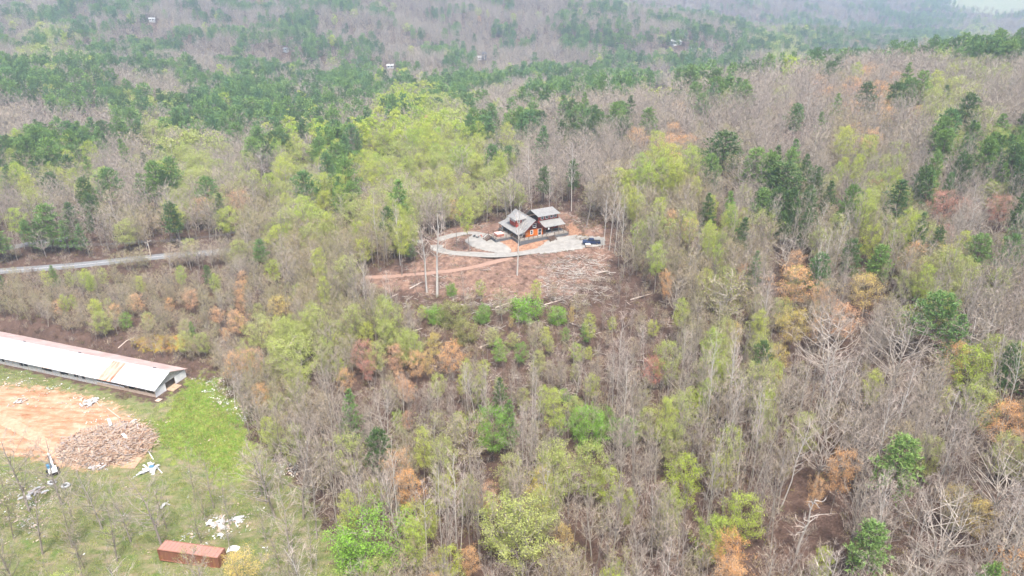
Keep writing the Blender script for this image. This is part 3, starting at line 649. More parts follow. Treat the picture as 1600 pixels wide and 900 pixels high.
# hero trees read off the photograph: (u, v, 'b'ase or 't'op of crown, code, height, crown width scale, label)
HT = [
 (808, 431, 'b', 'm', 25, .8, 'lone tall pale trunk standing in front of the cabin'),
 (683, 464, 'b', 'm', 27, 1.25, 'tallest pale bare tree at the lower left edge of the clearing'),
 (667, 457, 'b', 'm', 22, 1.15, 'pale bare tree just left of the tallest one in the clearing'),
 (735, 393, 'b', 'g', 19, 1.0, 'lime-green columnar tree beside the patio left of the cabin'),
 (628, 432, 'b', 'g', 18, .95, 'bright lime tree on a bare stem at the clearing\'s left edge'),
 (697, 395, 'b', 'a', 20, .6, 'thin pale trunk inside the bend of the driveway'),
 (713, 388, 'b', 's', 19, .7, 'thin grey trunk between the driveway and its loop'),
 (651, 462, 'b', 's', 17, .6, 'thin grey pole tree at the downhill edge of the clearing'),
 (943, 388, 'b', 'a', 22, .8, 'pale tree standing closest to the pickup'),
 (952, 392, 'b', 'a', 24, .9, 'second pale tree right of the pickup'),
 (960, 396, 'b', 'a', 23, .8, 'third pale tree right of the pickup'),
 (971, 402, 'b', 'a', 21, .8, 'pale tree at the clearing\'s upper right corner'),
 (985, 372, 'b', 'g', 17, .8, 'lime-topped thin tree uphill of the pickup'),
 (893, 330, 'b', 'a', 26, .8, 'tall pale trunk rising right behind the cabin roof'),
 (829, 318, 'b', 'a', 24, .9, 'tall pale trunk rising behind the cabin\'s cupola'),
 (1050, 500, 'b', 'k', 15, .6, 'forked pale tree on the brushy slope right of the clearing'),
 (1047, 428, 't', 'o', 11, .6, 'salmon budding tree above the brushy slope'),
 (820, 468, 't', 'h', 6.5, 1.3, 'large round green bush below the cleared slope'),
 (705, 478, 't', 'n', 6, 1.3, 'olive bush below the left end of the cleared slope'),
 (680, 482, 't', 'h', 5.2, .9, 'green bush left of the olive one under the clearing'),
 (755, 480, 't', 'h', 5, .9, 'small green bush between two larger bushes under the clearing'),
 (705, 445, 't', 'h', 3.8, .8, 'small green bush beside the two tall pale trunks'),
 (872, 482, 't', 'h', 5, 1.0, 'fresh green bush under the brush pile'),
 (894, 482, 't', 'y', 7, .5, 'small yellow tree beside the fresh green bush'),
 (797, 497, 't', 'y', 4.5, .6, 'little yellow bush-like tree left of the large round bush'),
 (925, 492, 't', 'g', 12, .9, 'pale lime tree with a thin stem right of the brush bushes'),
 (780, 532, 't', 'G', 8.5, .9, 'fresh green tree in the hollow below the clearing'),
 (812, 538, 't', 'G', 7.5, .9, 'second fresh green tree in the hollow, right of the first'),
 (840, 500, 't', 'v', 13, .9, 'olive budding tree in the middle of the hollow'),
 (725, 505, 't', 'n', 6, 1.0, 'dull green bush upslope of the orange trees'),
 (677, 522, 't', 'y', 9, .8, 'bright yellow tree above the orange pair'),
 (648, 552, 't', 'o', 10, .9, 'bright orange tree, left one of the orange pair'),
 (700, 540, 't', 'o', 11, 1.1, 'wide orange-tan tree, right one of the orange pair'),
 (669, 552, 't', 'y', 9, .7, 'golden tree between the two orange ones'),
 (605, 505, 't', 'l', 10, 1.0, 'pale grey-green round tree left of the hollow'),
 (569, 505, 't', 'L', 9, .8, 'yellow-green tree beside the pale grey-green one'),
 (572, 565, 't', 'r', 8, .8, 'red budding tree under the pale grey-green one'),
 (538, 578, 't', 'o', 9, .8, 'orange budding tree left of the red one'),
 (1022, 558, 't', 'r', 11, .8, 'vivid red budding tree in the dark gully'),
 (1250, 420, 't', 'o', 14, 1.3, 'large salmon-orange tree on the right-hand slope'),
 (1362, 432, 't', 'y', 12, 1.2, 'golden-tan tree right of the large salmon-orange one'),
 (1245, 488, 't', 'y', 12, 1.1, 'pale yellow tree below the large salmon-orange one'),
 (1325, 480, 't', 'o', 12, 1.1, 'orange tree peeping over the wide bare oak'),
 (1475, 302, 't', 'r', 12, 1.2, 'red tree on the upper right slope'),
 (1565, 308, 't', 'r', 11, 1.1, 'pinkish red tree high on the right slope'),
 (1143, 838, 't', 'o', 11, .9, 'bright orange tree at the foot of the slender stand'),
 (735, 858, 't', 'o', 8, .8, 'small bright orange tree low among bare trees'),
 (888, 822, 't', 'y', 8, .7, 'small golden-yellow tree beside the big pale green one'),
 (1578, 628, 't', 'o', 12, .95, 'broad orange-topped tree at the right edge'),
 (1320, 706, 't', 'o', 13, .7, 'orange-capped tree left of the lone pine'),
 (1275, 748, 't', 'o', 10, .6, 'small amber tree behind the dead white snag'),
 (920, 641, 't', 'G', 12, 1.15, 'vivid green round tree in the lower middle'),
 (870, 612, 't', 'g', 17, .9, 'pale lime column tree left of the vivid green one'),
 (1045, 620, 't', 'g', 17, .8, 'yellow-green narrow tree right of the vivid green one'),
 (922, 694, 't', 'l', 15, .8, 'pale green tree with white limbs under the vivid green one'),
 (818, 792, 't', 'l', 16, 1.1, 'big pale green tree with a visible trunk at the bottom middle'),
 (580, 808, 't', 'G', 14, 1.5, 'big fresh green tree at the bottom beside the field'),
 (545, 842, 't', 'G', 10, 1.2, 'fresh green tree spilling left of the big one'),
 (658, 672, 't', 'g', 15, .8, 'lime tree trailing down a narrow column'),
 (683, 648, 't', 'v', 15, 1.2, 'olive-lime spreading tree above the lime column'),
 (770, 640, 't', 'G', 14, .9, 'deep green narrow tree in the lower middle'),
 (733, 652, 't', 'v', 15, 1.1, 'dull olive tree left of the deep green one'),
 (1075, 716, 't', 'L', 13, .9, 'lime-headed tree standing in the slender stand'),
 (1165, 778, 't', 'L', 12, 1.0, 'yellow-green tree low in the slender stand'),
 (1530, 548, 't', 'L', 13, 1.0, 'acid lime round tree among pale oaks'),
 (1362, 348, 't', 'L', 13, .8, 'acid lime tree uphill of the round pine'),
 (1445, 414, 't', 'g', 15, .9, 'narrow lime tree between dark pines'),
 (1188, 486, 't', 'g', 14, .9, 'narrow lime tree at the slope\'s lower edge'),
 (1140, 432, 't', 'v', 16, 1.7, 'broad olive budding tree above the gully'),
 (433, 464, 't', 'y', 9, 1.2, 'round yellow tree above the barn\'s far corner'),
 (458, 528, 't', 'l', 14, 1.6, 'large pale green tree at the wood\'s edge right of the moss bank'),
 (410, 495, 't', 'l', 12, 1.3, 'grey-green round tree left of the large pale one'),
 (365, 488, 't', 'o', 10, 1.0, 'orange-tan tree beside the moss bank'),
 (290, 455, 't', 'o', 9, .9, 'small orange tree below the paved road'),
 (212, 460, 't', 'o', 8.5, .9, 'tan-orange tree left of the small orange one'),
 (352, 325, 't', 'L', 13, 1.2, 'bright lime tree just above the paved road'),
 (507, 300, 't', 'L', 13, 1.1, 'round bright lime tree left of the driveway'),
 (745, 242, 't', 'g', 17, 1.6, 'brilliant lime tree in the wood behind the cabin'),
 (620, 222, 't', 'l', 15, 1.5, 'broad pale lime tree in the wood behind the cabin'),
 (700, 262, 't', 'g', 18, 1.3, 'tall lime tree in the row left behind the cabin'),
 (665, 268, 't', 'g', 17, 1.3, 'broad lime tree left of the tall row behind the cabin'),
 (785, 248, 't', 'g', 17, 1.1, 'lime tree behind the cupola side of the cabin'),
 (600, 205, 't', 'L', 15, 1.5, 'bright lime crown at the left of the valley lime grove'),
 (575, 212, 't', 'L', 14, 1.4, 'lime crown beside the very tall thin pine'),
 (660, 240, 't', 'L', 14, 1.3, 'round lime crown in the middle of the lime grove'),
 (555, 315, 't', 'l', 13, 1.2, 'olive-lime round tree left of the driveway wood'),
 (860, 262, 't', 'a', 20, 1.1, 'tall pale bare tree above the cabin\'s dormer roof'),
 (800, 268, 't', 'a', 19, 1.1, 'pale bare tree above the cupola'),
 (920, 268, 't', 's', 20, 1.2, 'slender bare tree above the orange bank'),
 (1000, 285, 't', 'a', 19, 1.0, 'pale bare tree uphill right of the pickup'),
 (240, 190, 't', 'l', 18, 1.6, 'large pale lime tree in the left valley wood'),
 (290, 205, 't', 'g', 16, 1.5, 'yellow-lime tree beside the large pale one in the left valley'),
 (470, 225, 't', 'l', 16, 1.5, 'pale lime tree at the middle of the left valley wood'),
 (372, 868, 't', 'y', 8, 1.5, 'yellow-green tree beside the rusty container'),
 (425, 408, 't', 'L', 9, 1.0, 'lime tree right beside the paved road'),
 (1410, 688, 't', 'p', 17, 1.25, 'lone bushy green pine in the bare lower right wood'),
 (1368, 826, 't', 'p', 14, 1.25, 'green pine at the bottom beside the dead snag'),
 (1470, 462, 't', 'p', 16, 1.4, 'large blue-green pine behind the pale oaks'),
 (1505, 492, 't', 'p', 16, 1.1, 'green pine right of the large blue-green one'),
 (1377, 382, 't', 'p', 14, 1.2, 'rounded green pine under the acid lime tree'),
 (1410, 282, 't', 'd', 18, 1.6, 'broad dark pine in the middle of the right slope'),
 (1300, 282, 't', 'd', 15, 1.0, 'dark pine left of the broad dark one'),
 (1228, 258, 't', 'd', 19, 1.6, 'massive dark pine on the near end of the ridge'),
 (1132, 208, 't', 'd', 21, 1.6, 'dark pine group leader on the ridge\'s left end'),
 (1110, 300, 't', 'd', 15, 1.0, 'dark pine behind a lime tree on the ridge foot'),
 (1118, 306, 't', 'g', 14, .9, 'lime tree in front of a dark pine on the ridge foot'),
 (1478, 205, 't', 'p', 17, 1.1, 'round green pine high on the right slope'),
 (1245, 162, 't', 'p', 17, 1.0, 'leaning green pine near the ridge crest'),
 (1537, 368, 't', 'p', 14, 1.1, 'blue-green pine near the right edge'),
 (1575, 178, 't', 'p', 17, 1.3, 'green pine by the right edge below the crest'),
 (95, 345, 't', 'p', 13, 1.2, 'green pine between the two roads'),
 (35, 345, 't', 'p', 13, 1.0, 'green pine near the left edge beside the side road'),
 (132, 334, 't', 'd', 12, .7, 'dark pine with a bare black stem above the road'),
 (193, 490, 't', 'G', 6, 1.1, 'low dark green tree behind the barn'),
 (555, 205, 't', 'd', 22, .7, 'very tall thin pine in the left middle wood'),
 (850, 262, 't', 'd', 15, 1.0, 'dark evergreen directly behind the cabin'),
 (898, 252, 't', 'd', 16, .9, 'dark evergreen behind the cabin\'s right wing'),
 (640, 385, 't', 'd', 6, 1.6, 'low dark evergreen beside the driveway bend'),
 (1312, 490, 't', 'k', 19, 1.15, 'widest bare oak with silvery limbs'),
 (1422, 498, 't', 'k', 18, 1.1, 'wide bare oak right of the widest silvery one'),
 (1235, 368, 't', 'k', 12, 1.2, 'low spreading silvery tree on the upper slope'),
 (1165, 240, 't', 'k', 18, .9, 'white-limbed bare tree before the massive dark pine'),
 (1500, 770, 't', 'k', 18, 1.0, 'huge white-limbed tree in the bottom right corner'),
 (1300, 640, 't', 'k', 18, .9, 'grey bare tree with crossing limbs above the dead snag'),
 (1590, 700, 't', 'k', 16, 1.0, 'pale bare tree on the lower right edge'),
 (1268, 782, 't', 'w', 13, 1.2, 'fallen-topped dead white snag with crooked arms'),
 (600, 615, 't', 'k', 16, .8, 'white-branched bare tree in the lower left wood'),
 (410, 240, 't', 'w', 16, 1.0, 'bleached dead tree in the left middle wood'),
 (267, 225, 't', 'w', 14, .8, 'bleached dead tree farther left in the wood'),
 (1445, 800, 't', 'a', 16, .8, 'pale crooked tree between pine and huge white tree')]
for i_, (u_, v_, h_, w_) in enumerate([(62, 690, 13, 1.2), (92, 755, 9, 1), (130, 735, 12, 1), (5, 690, 14, 1.2), (178, 760, 11, .9), (225, 752, 13, 1.3), (300, 790, 8, .9), (345, 800, 8, .9), (410, 700, 14, 1.2), (455, 690, 15, 1.2), (480, 745, 12, 1), (435, 770, 12, 1), (30, 770, 12, 1), (158, 800, 10, 1)]):
    wd = ['forked', 'thin', 'twin-limbed', 'tall', 'small', 'open-crowned', 'low', 'skimpy', 'high', 'dense', 'leaning', 'narrow', 'bushy', 'stunted'][i_]
    pl = ['near the mini excavator', 'below the pair of old tyres', 'in front of the scrap wood heap', 'at the field\'s far left edge', 'left of the open-crowned one in the field', 'standing left of the rusty container', 'just behind the rusty container', 'by the white sheet near the container', 'at the field edge below the grass bank', 'where the field meets the wood', 'inside the wood\'s edge beside the field', 'by the litter at the field\'s right edge', 'low at the field\'s left edge', 'at the bottom of the field'][i_]
    HT.append((u_, v_ - 6, 't', 'b', h_ * 1.35, w_ * 1.1, f'{wd} bare tree {pl}'))

TREES = []   # x, y, z, h, wscale, code, variant, rot, label or None
HXY = []
for (u_, v_, mode, code, h_, ws, lb) in HT:
    x, y = ground(u_, v_) if mode == 'b' else ground(u_, v_, h_)
    TREES.append([x, y, H1(x, y), h_, ws, code, rng.integers(0, 99), rng.uniform(0, 6.28), lb]); HXY.append((x, y, h_, ws))
# keep the sight of what the photo shows open: nothing was growing there
KEEP = [(745, 320, 960, 402, 0), (60, 708, 100, 750, 0), (80, 650, 240, 730, 0), (228, 376, 240, 402, 0)]
LM_BOX = [(650, 380, 950, 470), (-50, 500, 300, 640), (744, 84, 765, 100), (1040, 60, 1078, 80), (1018, 124, 1052, 142), (600, 98, 625, 112), (228, 24, 250, 34), (438, 74, 455, 84)]
hu, hv, hd = project(np.array([t[0] for t in TREES]), np.array([t[1] for t in TREES]), np.array([t[2] + t[3] * .72 for t in TREES]))
hw = np.array([{'spread': 13, 'bare': 8, 'slender': 4, 'round': 7.5, 'column': 5.5, 'budding': 7, 'pine': 8.5, 'bush': 5.4, 'snag': 8, 'mast': 5, 'wispy': 7.2}[SORT[t[5]][1]] * t[4] * t[3] / FAM[SORT[t[5]][1]]['h'] / 2 for t in TREES])
hx = np.array([t[0] for t in TREES]); hy = np.array([t[1] for t in TREES])
def scatter(y0, y1, sp_, jit=.48):
    ys = np.arange(y0, y1, sp_); out = []
    for i, yy in enumerate(ys):
        half = (yy * cp + 60) * .80 + 62; xs = np.arange(-half, half, sp_) + (i % 2) * sp_ / 2
        out.append(np.column_stack([xs + rng.uniform(-jit, jit, len(xs)) * sp_, yy + rng.uniform(-jit, jit, len(xs)) * sp_]))
    P = np.concatenate(out); z = H(P[:, 0], P[:, 1]); return P[:, 0], P[:, 1], z
for (y0, y1, sp_) in ((62, 250, 3.0), (250, 420, 5.0), (420, 800, 7.4), (800, 1500, 9.5), (1500, 3000, 14)):
    X, Y, Z = scatter(y0, y1, sp_)
    ok = np.ones(len(X), bool)
    lowfield = (project(X, Y, Z)[1] > 775) & (project(X, Y, Z)[0] < 230 + 260 * (rng.random(len(X)) < .5)) & (rng.random(len(X)) < .17) & inside(FIELD, X, Y)
    lowfield |= (project(X, Y, Z)[0] > 392) & inside(FIELD, X, Y) & (rng.random(len(X)) < .36)
    for P in NO_TREE: ok &= ~inside(P, X, Y) | lowfield
    if y0 > 400: ok &= ~inside(HAZY_PATCH, X, Y)
    ok &= ~inside(HOUSE_BLK, X, Y) & (np.hypot(X - PAD_C[0], Y - PAD_C[1]) > 17)
    sparse = inside(SPARSE, X, Y); gv0 = project(X, Y, Z)[1]; ok &= ~(sparse & (rng.random(len(X)) < np.where(gv0 > 495, .42, .84)))
    U_ = project(X, Y, Z)[0]
    for nm, hw_, P, z, mt, _ in ROADS:
        lo, hi = P.min(0) - 12, P.max(0) + 12; k = np.where(ok & (X > lo[0]) & (X < hi[0]) & (Y > lo[1]) & (Y < hi[1]))[0]
        if len(k): ok[k] &= np.sqrt(((X[k, None] - P[None, :, 0]) ** 2 + (Y[k, None] - P[None, :, 1]) ** 2).min(1)) > hw_ + (2.2 if mt != 'asphalt' else np.where(U_[k] < 345, 4.0, -1.5))
    U, V, Dp = project(X, Y, Z + 10)
    ok &= (U > -90 - 40000 / Dp) & (U < 1690 + 40000 / Dp) & (V < 1120) & (V > -260)
    for i in np.where(ok)[0]:
        u, v = U[i], V[i]; r = rng
        if Dp[i] > 700 and r.random() < 0: continue
        c = look_code(u, v, r, X[i], Y[i])
        h = r.uniform(*SORT[c][5]); ws = r.uniform(.68, 1.05); h *= .9
        if Dp[i] > 245: ws *= 1.3; h *= 1.12
        gu, gv, _ = project(X[i], Y[i], Z[i])
        if u < 430 and 395 < gv < 600: h *= .62; ws *= 1.1          # scrubby growth between barn and road
        if lowfield[i]: c = 'bbbv'[r.integers(0, 4)]; h = r.uniform(9, 15)
        if sparse[i]: h *= .55; ws *= 1.15; c = {'k': 'b', 'p': 'v'}.get(c, c)
        if 560 < u < 960 and 600 <= gv < 720: h *= .72
        if Dp[i] > 800: h *= 1.05
        if c == 's' and Dp[i] > 300: c = 'b' if r.random() < .5 else c
        tu, tv, _ = project(X[i], Y[i], Z[i] + h)
        # roadside and cabin views stay open
        blocked = False
        for (a, b, c2, d, _) in KEEP:
            if tv < d - 2 and gv > b and a - 8 < u < c2 + 8 and gv > d - 4: blocked = True
        if not blocked:
            for (a, b, c2, d) in LM_BOX:
                if a < u < c2 and tv < (b + d) / 2 and gv > d: blocked = True; break
        if not blocked and u < 350 and gv > 424 and tv < 414 and r.random() < .93: blocked = True
        if blocked: continue
        # hero crowns are not buried
        dd2 = (hx - X[i]) ** 2 + (hy - Y[i]) ** 2
        if (dd2 < (hw * .75 + 1.2) ** 2).any(): continue
        crw = 3.2 * F0 / Dp[i]
        hide = (np.abs(hu - u) < hw * .8 * F0 / hd + crw * .55) & (hd > Dp[i] + .5) & (tv < hv + 9) & (gv > hv) & (hd < Dp[i] + 70)
        if hide.any(): continue
        TREES.append([X[i], Y[i], Z[i], h, ws, c, r.integers(0, 99), r.uniform(0, 6.28), None])
print('trees', len(TREES))

# ------------------------------------------------------------ individuals and the rest
LANDMARKS = [('the cabin', ground(825, 372)), ('the dark pickup', ground(924, 381)), ('the rusty container', ground(300, 865)), ('the barn\'s open end', ground(290, 600)), ('the scrap wood heap', ground(160, 692)),
 ('the utility pole', ground(236, 400)), ('the brush pile', ground(900, 450)), ('the moss bank', ground(255, 540)), ('the red gully tree', None), ('the large salmon tree', None), ('the lone bushy pine', None),
 ('the widest silvery oak', None), ('the vivid green tree', None), ('the fieldside green tree', None), ('the acid lime tree', None), ('the massive ridge pine', None), ('the broad slope pine', None),
 ('the bright orange pair', None), ('the brilliant lime tree', None), ('the tall thin pine', None), ('the huge white tree', None), ('the lime-headed tree', None), ('the round yellow tree', None),
 ('the roadside lime tree', None), ('the dead white snag', None), ('the high round pine', None), ('the pine between roads', None), ('the large blue-green pine', None), ('the big pale green tree', None), ('the upper red tree', None)]
LMK = {'the red gully tree': 'vivid red', 'the large salmon tree': 'large salmon', 'the lone bushy pine': 'lone bushy', 'the widest silvery oak': 'widest bare oak', 'the vivid green tree': 'vivid green', 'the fieldside green tree': 'big fresh',
 'the acid lime tree': 'acid lime round', 'the massive ridge pine': 'massive', 'the broad slope pine': 'broad dark', 'the bright orange pair': 'bright orange tree, left', 'the brilliant lime tree': 'brilliant', 'the tall thin pine': 'very tall',
 'the huge white tree': 'huge white', 'the lime-headed tree': 'lime-headed', 'the round yellow tree': 'round yellow', 'the roadside lime tree': 'bright lime tree just', 'the dead white snag': 'fallen-topped', 'the high round pine': 'round green pine high',
 'the pine between roads': 'green pine between', 'the large blue-green pine': 'large blue', 'the big pale green tree': 'big pale green', 'the upper red tree': 'red tree on'}
LMP = []
for nm, p in LANDMARKS:
    if p is None: p = next((t[0], t[1]) for t in TREES if t[8] and t[8].startswith(LMK[nm]))
    LMP.append((nm, p))
LMX = np.array([p for _, p in LMP]); LPU, LPV, _ = project(LMX[:, 0], LMX[:, 1], H(LMX[:, 0], LMX[:, 1]) + 6)
TX = np.array([t[0] for t in TREES]); TY = np.array([t[1] for t in TREES]); TZ = np.array([t[2] for t in TREES]); TH = np.array([t[3] for t in TREES])
TU, TV, TD = project(TX, TY, TZ + TH * .6); size = TH / TD
inview = (TU > 8) & (TU < 1592) & (TV > 5) & (TV < 893)
CAP = {'bare_tree': 300, 'leafing_tree': 295, 'pine_tree': 290, 'budding_tree': 290, 'green_bush': 290, 'dead_tree': 100}
kindof = np.array([SORT[t[5]][0] for t in TREES]); hero = np.array([t[8] is not None for t in TREES])
single = hero.copy()
for kd, cap in CAP.items():
    idx = np.where((kindof == kd) & inview & ~hero)[0]; idx = idx[np.argsort(-size[idx])]
    single[idx[:max(0, cap - int((hero & (kindof == kd)).sum()))]] = True
# each unnamed tree is told by its look, its nearest landmark and its rank on that side of it
ORD = ['nearest', 'second nearest', 'third nearest', 'fourth nearest', 'fifth nearest', 'sixth nearest', 'seventh nearest', 'eighth nearest', 'ninth nearest', 'tenth nearest', 'eleventh nearest', 'twelfth nearest']
def side_of(dx, dy):
    if abs(dx) > abs(dy) * 1.0: return 'right of' if dx > 0 else 'left of'
    return 'behind' if dy > 0 else 'in front of'
bins = {}
for i in np.where(single & ~hero)[0]:
    d = np.hypot(LMX[:, 0] - TX[i], LMX[:, 1] - TY[i]); j = int(d.argmin()); sd_ = side_of(TX[i] - LMX[j, 0], TY[i] - LMX[j, 1])
    bins.setdefault((j, sd_, SORT[TREES[i][5]][6]), []).append((d[j], i))
for (j, sd_, sp_), L in bins.items():
    L.sort()
    for k, (_, i) in enumerate(L):
        od = ORD[k] if k < 12 else ('%dth nearest' % (k + 1) if (k + 1) % 10 not in (1, 2, 3) or 10 < (k + 1) % 100 < 14 else '%d%s nearest' % (k + 1, {1: 'st', 2: 'nd', 3: 'rd'}[(k + 1) % 10]))
        TREES[i][8] = f'{od} {sp_} {sd_} {LMP[j][0]}'
GROUPS = {'bare_tree': 'bare trees of the near woods', 'leafing_tree': 'leafing trees of the near woods', 'pine_tree': 'pines among the bare woods', 'budding_tree': 'orange, red and yellow budding trees', 'green_bush': 'green bushes below the clearing', 'dead_tree': 'bleached dead trees'}
PROTO = {}
def plant(t):
    x, y, z, h, ws, code, var, rot, lb = t; fm = FAM[SORT[code][1]]; i = int(var) % len(fm['near']); s = h / fm['h']
    if code == 'w' and 'fallen-topped' in lb: i = 1
    r = bpy.data.objects.new(SORT[code][0], None); C.objects.link(r); r.empty_display_size = .5
    r.location = (x, y, z - .15); r.rotation_euler = (rng.normal(0, .045), rng.normal(0, .045), rot); r.scale = (s * ws, s * ws, s)
    tag(r, lb, 'bush' if code in 'hn' else 'tree', GROUPS[SORT[code][0]])
    for nm, me_ in parts_of(code, i):
        key = (nm, me_.name)
        if key not in PROTO: PROTO[key] = bpy.data.objects.new(nm, me_); o = PROTO[key]
        else: o = PROTO[key].copy()
        C.objects.link(o); o.parent = r
for i in np.where(single)[0]: plant(TREES[i])

def gn_scatter(name, pts, rots, scl, idx, meshes, label, mat_first=None):
    """one stuff object: every point carries one of the meshes"""
    me = bpy.data.meshes.new(name); me.vertices.add(len(pts)); me.vertices.foreach_set('co', np.asarray(pts, np.float32).ravel())
    for an, ty, data in (('rot', 'FLOAT_VECTOR', rots), ('scl', 'FLOAT_VECTOR', scl)):
        a = me.attributes.new(an, ty, 'POINT'); a.data.foreach_set('vector', np.asarray(data, np.float32).ravel())
    a = me.attributes.new('idx', 'INT', 'POINT'); a.data.foreach_set('value', np.asarray(idx, np.int32))
    o = bpy.data.objects.new(name, me); C.objects.link(o); ng = bpy.data.node_groups.new(name, 'GeometryNodeTree')
    ng.interface.new_socket('Geometry', in_out='INPUT', socket_type='NodeSocketGeometry'); ng.interface.new_socket('Geometry', in_out='OUTPUT', socket_type='NodeSocketGeometry')
    N, L = ng.nodes, ng.links; gi = N.new('NodeGroupInput'); gout = N.new('NodeGroupOutput')
    def attr(nm, ty):
        a = N.new('GeometryNodeInputNamedAttribute'); a.data_type = ty; a.inputs['Name'].default_value = nm; return [q for q in a.outputs if q.enabled and q.name == 'Attribute'][0]
    rt, sc_, ix = attr('rot', 'FLOAT_VECTOR'), attr('scl', 'FLOAT_VECTOR'), attr('idx', 'INT'); join = N.new('GeometryNodeJoinGeometry')
    for k, m in enumerate(meshes):
        src = bpy.data.objects.new(name + '_shape', m)
        oi = N.new('GeometryNodeObjectInfo'); oi.inputs['Object'].default_value = src; oi.inputs['As Instance'].default_value = True
        cmp_ = N.new('FunctionNodeCompare'); cmp_.data_type = 'INT'; cmp_.operation = 'EQUAL'; ints = [q for q in cmp_.inputs if q.enabled]; L.new(ix, ints[0]); ints[1].default_value = k
        iop = N.new('GeometryNodeInstanceOnPoints'); L.new(gi.outputs[0], iop.inputs['Points']); L.new(cmp_.outputs[0], iop.inputs['Selection']); L.new(oi.outputs['Geometry'], iop.inputs['Instance'])
        L.new(rt, iop.inputs['Rotation']); L.new(sc_, iop.inputs['Scale']); L.new(iop.outputs[0], join.inputs[0])
    L.new(join.outputs[0], gout.inputs[0]); md = o.modifiers.new('scatter', 'NODES'); md.node_group = ng
    return tag(o, label, kind='stuff')
WOOD = {'bare_tree': ('bare_woodland', 'mass of bare grey-brown woodland filling the slopes and far hills'), 'leafing_tree': ('leafing_woodland', 'mass of tan and lime-green leafing woodland'),
        'pine_tree': ('pine_woodland', 'mass of dark green pine woodland on the valley floor and far hills'), 'budding_tree': ('budding_woodland', 'scattered mass of orange, red and yellow budding woodland')}
for kd, (nm, lb) in WOOD.items():
    I = np.where((kindof == kd) & ~single)[0]; meshes = []; mk = {}; P = []; Ro = []; S = []; X_ = []
    for i in I:
        t = TREES[i]; code = t[5]; lod = 'near' if TD[i] < 380 or not FAM[SORT[code][1]]['far'] else 'far'; v = int(t[6]) % len(FAM[SORT[code][1]][lod]); key = (code, lod, v)
        if key not in mk: mk[key] = len(meshes); meshes.append(joint_of(*key))
        s = t[3] / FAM[SORT[code][1]]['h']; P.append((t[0], t[1], t[2] - .2)); Ro.append((rng.normal(0, .04), rng.normal(0, .04), t[7])); S.append((s * t[4], s * t[4], s)); X_.append(mk[key])
    if len(P): gn_scatter(nm, P, Ro, S, X_, meshes, lb)

# undergrowth, sticks
def twigbush(seed, h, cw, nb, tw, w, m='twig_brown', leaf=0, lm=None):
    g = TG(seed); r = g.r; az = r.uniform(0, 6.28, nb); el = r.uniform(.5, 1.45, nb); D = np.column_stack([np.cos(az) * np.cos(el), np.sin(az) * np.cos(el), np.sin(el)])
    P = np.column_stack([r.normal(0, cw * .16, (nb, 2)), np.zeros(nb)]); L = h * r.uniform(.5, 1.1, nb); g.blades(1, P, D, L, np.full(nb, w * 1.5))
    s = r.uniform(.3, 1, (nb, tw)); Q = (P[:, None] + D[:, None] * (L[:, None] * s)[..., None]).reshape(-1, 3); D2 = unit(np.repeat(D, tw, 0) + r.normal(0, .6, (nb * tw, 3)))
    g.blades(1, Q, D2, h * .4 * r.uniform(.4, 1.2, nb * tw), np.full(nb * tw, w))
    if leaf: g.specks(2, Q[::2] + r.normal(0, .1, Q[::2].shape), leaf)
    return joint_mesh(g, 'undergrowth', (m, m, lm or m))
UM = [twigbush(101, 1.6, 2.2, 26, 5, .035), twigbush(102, 1.2, 2.4, 26, 5, .035, 'twig'), twigbush(103, 2.3, 2.2, 22, 6, .04), twigbush(104, 1.3, 2.0, 22, 5, .03, 'twig_brown', .16, 'leaf_olive'), twigbush(105, 1.5, 2.0, 22, 5, .03, 'twig', .16, 'leaf_tan')]
X, Y, Z = scatter(66, 300, 2.3); U, V, Dp = project(X, Y, Z)
ok = (U > -60) & (U < 1660) & (V < 960)
for P in (FIELD, CLEAR, PARK, PATIO, OPAD): ok &= ~inside(P, X, Y)
ux, uy = X - BARN_A[0], Y - BARN_A[1]; s_ = ux * BL_[0] + uy * BL_[1]; q_ = -ux * BL_[1] + uy * BL_[0]; ok &= ~((s_ > -4) & (s_ < 92) & (q_ < 3) & (q_ > -13.5))
ok &= (np.hypot(X - PAD_C[0], Y - PAD_C[1]) > 13) & (rng.random(len(X)) < .8)
for nm, hw_, P, z, mt, _ in ROADS[:5]:
    k = np.where(ok)[0]; ok[k] &= np.sqrt(((X[k, None] - P[None, ::2, 0]) ** 2 + (Y[k, None] - P[None, ::2, 1]) ** 2).min(1)) > hw_ + 1.2
k = np.where(ok)[0]; m = len(k); sc_ = rng.uniform(.6, 1.4, m)
UNDER = (k, m, sc_)

gn_scatter('undergrowth', np.column_stack([X[k], Y[k], Z[k] - .05]), np.column_stack([np.zeros(m), np.zeros(m), rng.uniform(0, 6.28, m)]), np.column_stack([sc_, sc_, sc_]), rng.integers(0, 5, m), UM, 'brown twiggy undergrowth covering the woodland floor')
def ramp_pts(n_, poly, extra=None):
    P = np.array(poly); lo, hi = P.min(0), P.max(0); x = rng.uniform(lo[0], hi[0], n_ * 3); y = rng.uniform(lo[1], hi[1], n_ * 3); kk = inside(poly, x, y)
    return x[kk][:n_], y[kk][:n_]
